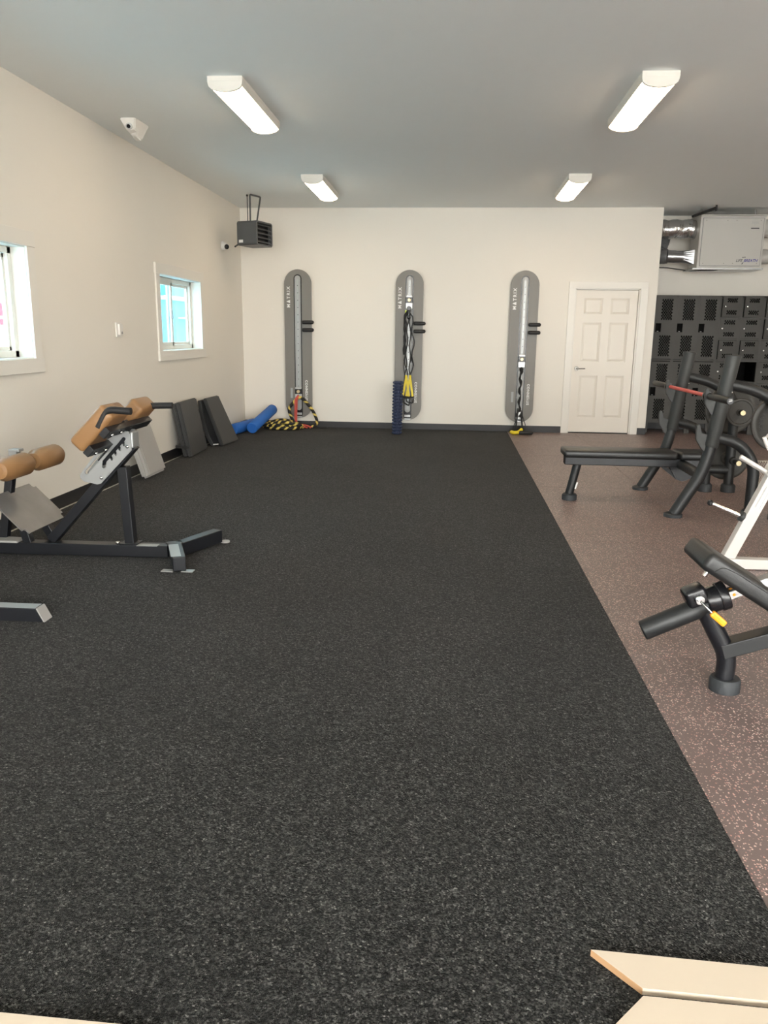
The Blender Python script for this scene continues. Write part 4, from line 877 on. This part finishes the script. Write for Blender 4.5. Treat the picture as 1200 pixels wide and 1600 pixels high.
put('sticker_print', B().bar(q0 + V((0, -.0364, 0)) + bp_ * .012, q1 + V((0, -.0364, 0)) + bp_ * .012, .0008, .003, upv=(bp_.x, 0, bp_.z)).bar(q0 + V((0, -.0364, 0)) - bp_ * .012, q1 + V((0, -.0364, 0)) - bp_ * .012, .0008, .003, upv=(bp_.x, 0, bp_.z)), 'print_grey', wt)
put('red_mark', B().bar(q1 + bd * .035 + V((0, -.0358, 0)), q1 + bd * .06 + V((0, -.0358, 0)), .0012, .025, upv=(bp_.x, 0, bp_.z)), 'print_red', wt)

# ------------------------------------------------------------------ perforated step behind the white rack
ps = thing('perforated_step', 'silver perforated metal foot plate low behind the white rack', 'foot plate', (2.85, 7.0, 0))
pb = B(); n_c, n_r = 16, 13
vent(pb, 0, .34, 0, .24, n_c, n_r); me = pb.mesh('perforated_sheet', True)
me.transform(Matrix.Translation((2.62, 6.93, .16)) @ Matrix.Rotation(math.radians(-40), 4, 'X')); put('sheet', me, 'metal_silver', ps)
put('front_lip', B().ab((2.62, 6.925, .10), (2.96, 6.932, .16), .001), 'metal_silver', ps)
put('support', B().ab((2.66, 6.95, 0), (2.70, 6.99, .16)).ab((2.88, 6.95, 0), (2.92, 6.99, .16)).ab((2.66, 7.10, 0), (2.70, 7.14, .30)).ab((2.88, 7.10, 0), (2.92, 7.14, .30)), 'steel_black', ps)

# ------------------------------------------------------------------ adjustable bench in the right foreground
AY = 3.05
ab_ = thing('adjustable_bench', 'black adjustable bench with orange lever in the right foreground', 'exercise bench', (1.14, AY, 0))
put('foot', B().tube([(1.14, AY, 0), (1.14, AY, .045), (1.14, AY, .055), (1.14, AY, .055)], [.060, .060, .054, .03], 28), 'rubber_foot', ab_)
put('front_leg', B().tube(fillet([(1.135, AY, .05), (1.138, AY, .15), (1.028, AY, .345)], .09, 8), .037, 22), 'steel_black', ab_)
put('lower_brace', B().bar((1.105, AY, .172), (1.78, AY, .405), .075, .06, .004), 'steel_charcoal', ab_)
ta = V((.795, AY, .238)); tb_ = V((1.06, AY, .372)); td = (tb_ - ta).normalized()
put('handle_tube', B().cyl(ta, tb_, .041, 26, bev=.006), 'steel_charcoal', ab_)
hs = V((.985, AY, .398)); R = Matrix((td, V((0, 1, 0)), td.cross(V((0, 1, 0))))).transposed()
put('clamp_housing', B().box(hs, (.085, .09, .075), .016, R, seg=3), 'plastic_black', ab_)
put('collar', B().cyl(V((1.03, AY, .372)), V((1.095, AY, .400)), .052, 26, bev=.006).cyl(V((1.075, AY, .392)), V((1.108, AY, .406)), .058, 26, bev=.006), 'plastic_black', ab_)
po = put('chrome_post', B().bar((1.05, AY, .378), (1.27, AY, .478), .05, .036, .003), 'metal_chrome', ab_)
dd_ = V((.22, 0, .10)).normalized(); dn = V((-dd_.z, 0, dd_.x))
b = B()
for s_ in (.085, .125): c = V((1.05, AY, .378)) + dd_ * s_; b.cyl(c + V((0, -.0245, 0)), c + V((0, -.0262, 0)), .006, 12); b.cyl(c + dn * .0175, c + dn * .0190, .007, 12)
put('index_mark', b, 'orange', po)
lv = V((.988, AY - .047, .396))
lev = put('lever_hub', B().cyl(lv, lv + V((0, -.018, 0)), .018, 20, bev=.003).cyl(lv + V((0, -.018, 0)), lv + V((0, -.026, 0)), .010, 16), 'metal_chrome', ab_)
put('lever_rod', B().tube(fillet([lv + V((0, -.022, 0)), lv + V((.012, -.045, -.012)), lv + V((.038, -.055, -.038))], .01), .0055, 12), 'metal_chrome', lev)
put('orange_grip', B().bar(lv + V((.034, -.055, -.034)), lv + V((.088, -.060, -.078)), .024, .026, .007), 'orange', lev, label='bright orange lever grip')
pa, pb2 = V((.985, AY, .60)), V((1.72, AY, .152)); pdir = (pb2 - pa).normalized(); pno = V((-pdir.z, 0, pdir.x))
Lp = (pb2 - pa).length; t = B(); R = Matrix((pdir, V((0, 1, 0)), pdir.cross(V((0, 1, 0))))).transposed()
pc = (pa + pb2) / 2 - pno * .024
t.box(pc, (Lp, .27, .076), .022, R, seg=4); pad = put('back_pad', t, 'vinyl_pad', ab_)
put('seam', B().tube(fillet([pa + pdir * .05 + V((0, -.1358, 0)) - pno * .045, pa + pdir * .065 + V((0, -.1358, 0)) - pno * .012, pa + pdir * .12 + V((0, -.1358, 0)) - pno * .004, pb2 + V((0, -.1358, 0)) - pno * .004], .03), .0016, 6), 'rubber_black', pad)
put('pad_frame', B().bar(pa + pdir * .035 - pno * .058, pb2 - pno * .058, .05, .012, upv=(pno.x, 0, pno.z)), 'paint_silver', ab_)
put('pad_bolt', B().cyl(pa + pdir * .07 - pno * .062 + V((0, -.04, 0)), pa + pdir * .07 - pno * .085 + V((0, -.04, 0)), .009, 10), 'metal_chrome', ab_)
put('rear_leg', B().tube(fillet([(1.70, AY, .37), (1.85, AY, .30), (1.88, AY, .05)], .1), .037, 20), 'steel_black', ab_)
put('rear_foot', B().cyl((1.88, AY, 0), (1.88, AY, .05), .06, 24, bev=.006), 'rubber_foot', ab_)

# ------------------------------------------------------------------ primed trim boards on the floor
def miter_board(P, lab, endm='mdf'):
    z0, z1 = TZ + .001, TZ + .018
    b = B().hexa([(x_, y_, z0) for x_, y_ in P] + [(x_, y_, z1) for x_, y_ in P])
    cen = sum((V((x_, y_)) for x_, y_ in P), V((0, 0))) / 4
    r = thing('trim_board', lab, 'board', (cen.x, cen.y, z0), 'loose mitred trim boards')
    put('board', b, 'board_primed', r, flat=True)
    p, q = V((*P[0], 0)), V((*P[3], 0)); d_ = (q - p).normalized(); nn = V((d_.y, -d_.x, 0)); nn = -nn if nn.x > 0 else nn
    e = B().hexa([p + nn * .0008 + V((0, 0, z0)), q + nn * .0008 + V((0, 0, z0)), q + V((0, 0, z0)), p + V((0, 0, z0)), p + nn * .0008 + V((0, 0, z1 - .001)), q + nn * .0008 + V((0, 0, z1 - .001)), q + V((0, 0, z1 - .001)), p + V((0, 0, z1 - .001))])
    put('cut_end', e, endm, r)
miter_board([(.357, 1.560), (1.45, 1.525), (1.45, 1.432), (.450, 1.460)], 'white mitred trim board with brown cut end on turf, upper of two')
miter_board([(.447, 1.440), (1.45, 1.412), (1.45, 1.317), (.362, 1.350)], 'white mitred trim board at the bottom right corner of the picture', 'board_primed')
miter_board([(-1.7, 1.275), (-.55, 1.262), (-.55, 1.16), (-1.7, 1.173)], 'pale trim board edge showing at the bottom left corner of the picture', 'board_primed')

# ------------------------------------------------------------------ outside, seen through the left windows
g = put('ground_outside', B().ab((-60, -40, -.6), (XL - .35, 90, -.35)).ab((XL - .35, -40, -.6), (40, YF - .25, -.35)), 'ext_ground', kind='structure')  # pale strip in front is unseen, added to bounce daylight onto the ceiling
bl = thing('building', 'red and white building seen through the nearer window', 'building', (-18, 25, -.35))
put('wall', B().ab((-20, 18, -.35), (-16, 33, 5.0)), 'ext_white', bl)
b = B()
for z0_, z1_ in ((.1, .45), (1.55, 1.75), (1.85, 2.3), (2.9, 3.6)): b.ab((-15.99, 18, z0_), (-15.93, 33, z1_))
put('red_cladding', b, 'ext_red', bl)
for k in range(5):
    for z_ in (.55, 2.35): put('window', B().ab((-15.99, 19 + k * 2.9, z_ + .02), (-15.95, 21 + k * 2.9, z_ + (.9 if z_ < 1 else .5))), 'ext_teal', bl)
bl2 = thing('building', 'pale blue shed with white eaves seen through the farther window', 'building', (-17, 46, -.35))
put('wall', B().ab((-20, 43.5, -.35), (-16, 60, 3.1)), 'ext_blue', bl2)
put('eaves', B().ab((-20.2, 43.2, 3.1), (-15.6, 60, 3.3)).ab((-16.0, 45.5, 2.1), (-15.4, 60, 2.2)), 'ext_white', bl2)
put('upper_storey', B().ab((-20, 45.3, 3.3), (-16.3, 60, 4.6)), 'ext_teal', bl2)
for k in range(3): put('window', B().ab((-15.99, 44.5 + k * 3, .3), (-15.95, 45.4 + k * 3, 1.4)), 'ext_teal', bl2)
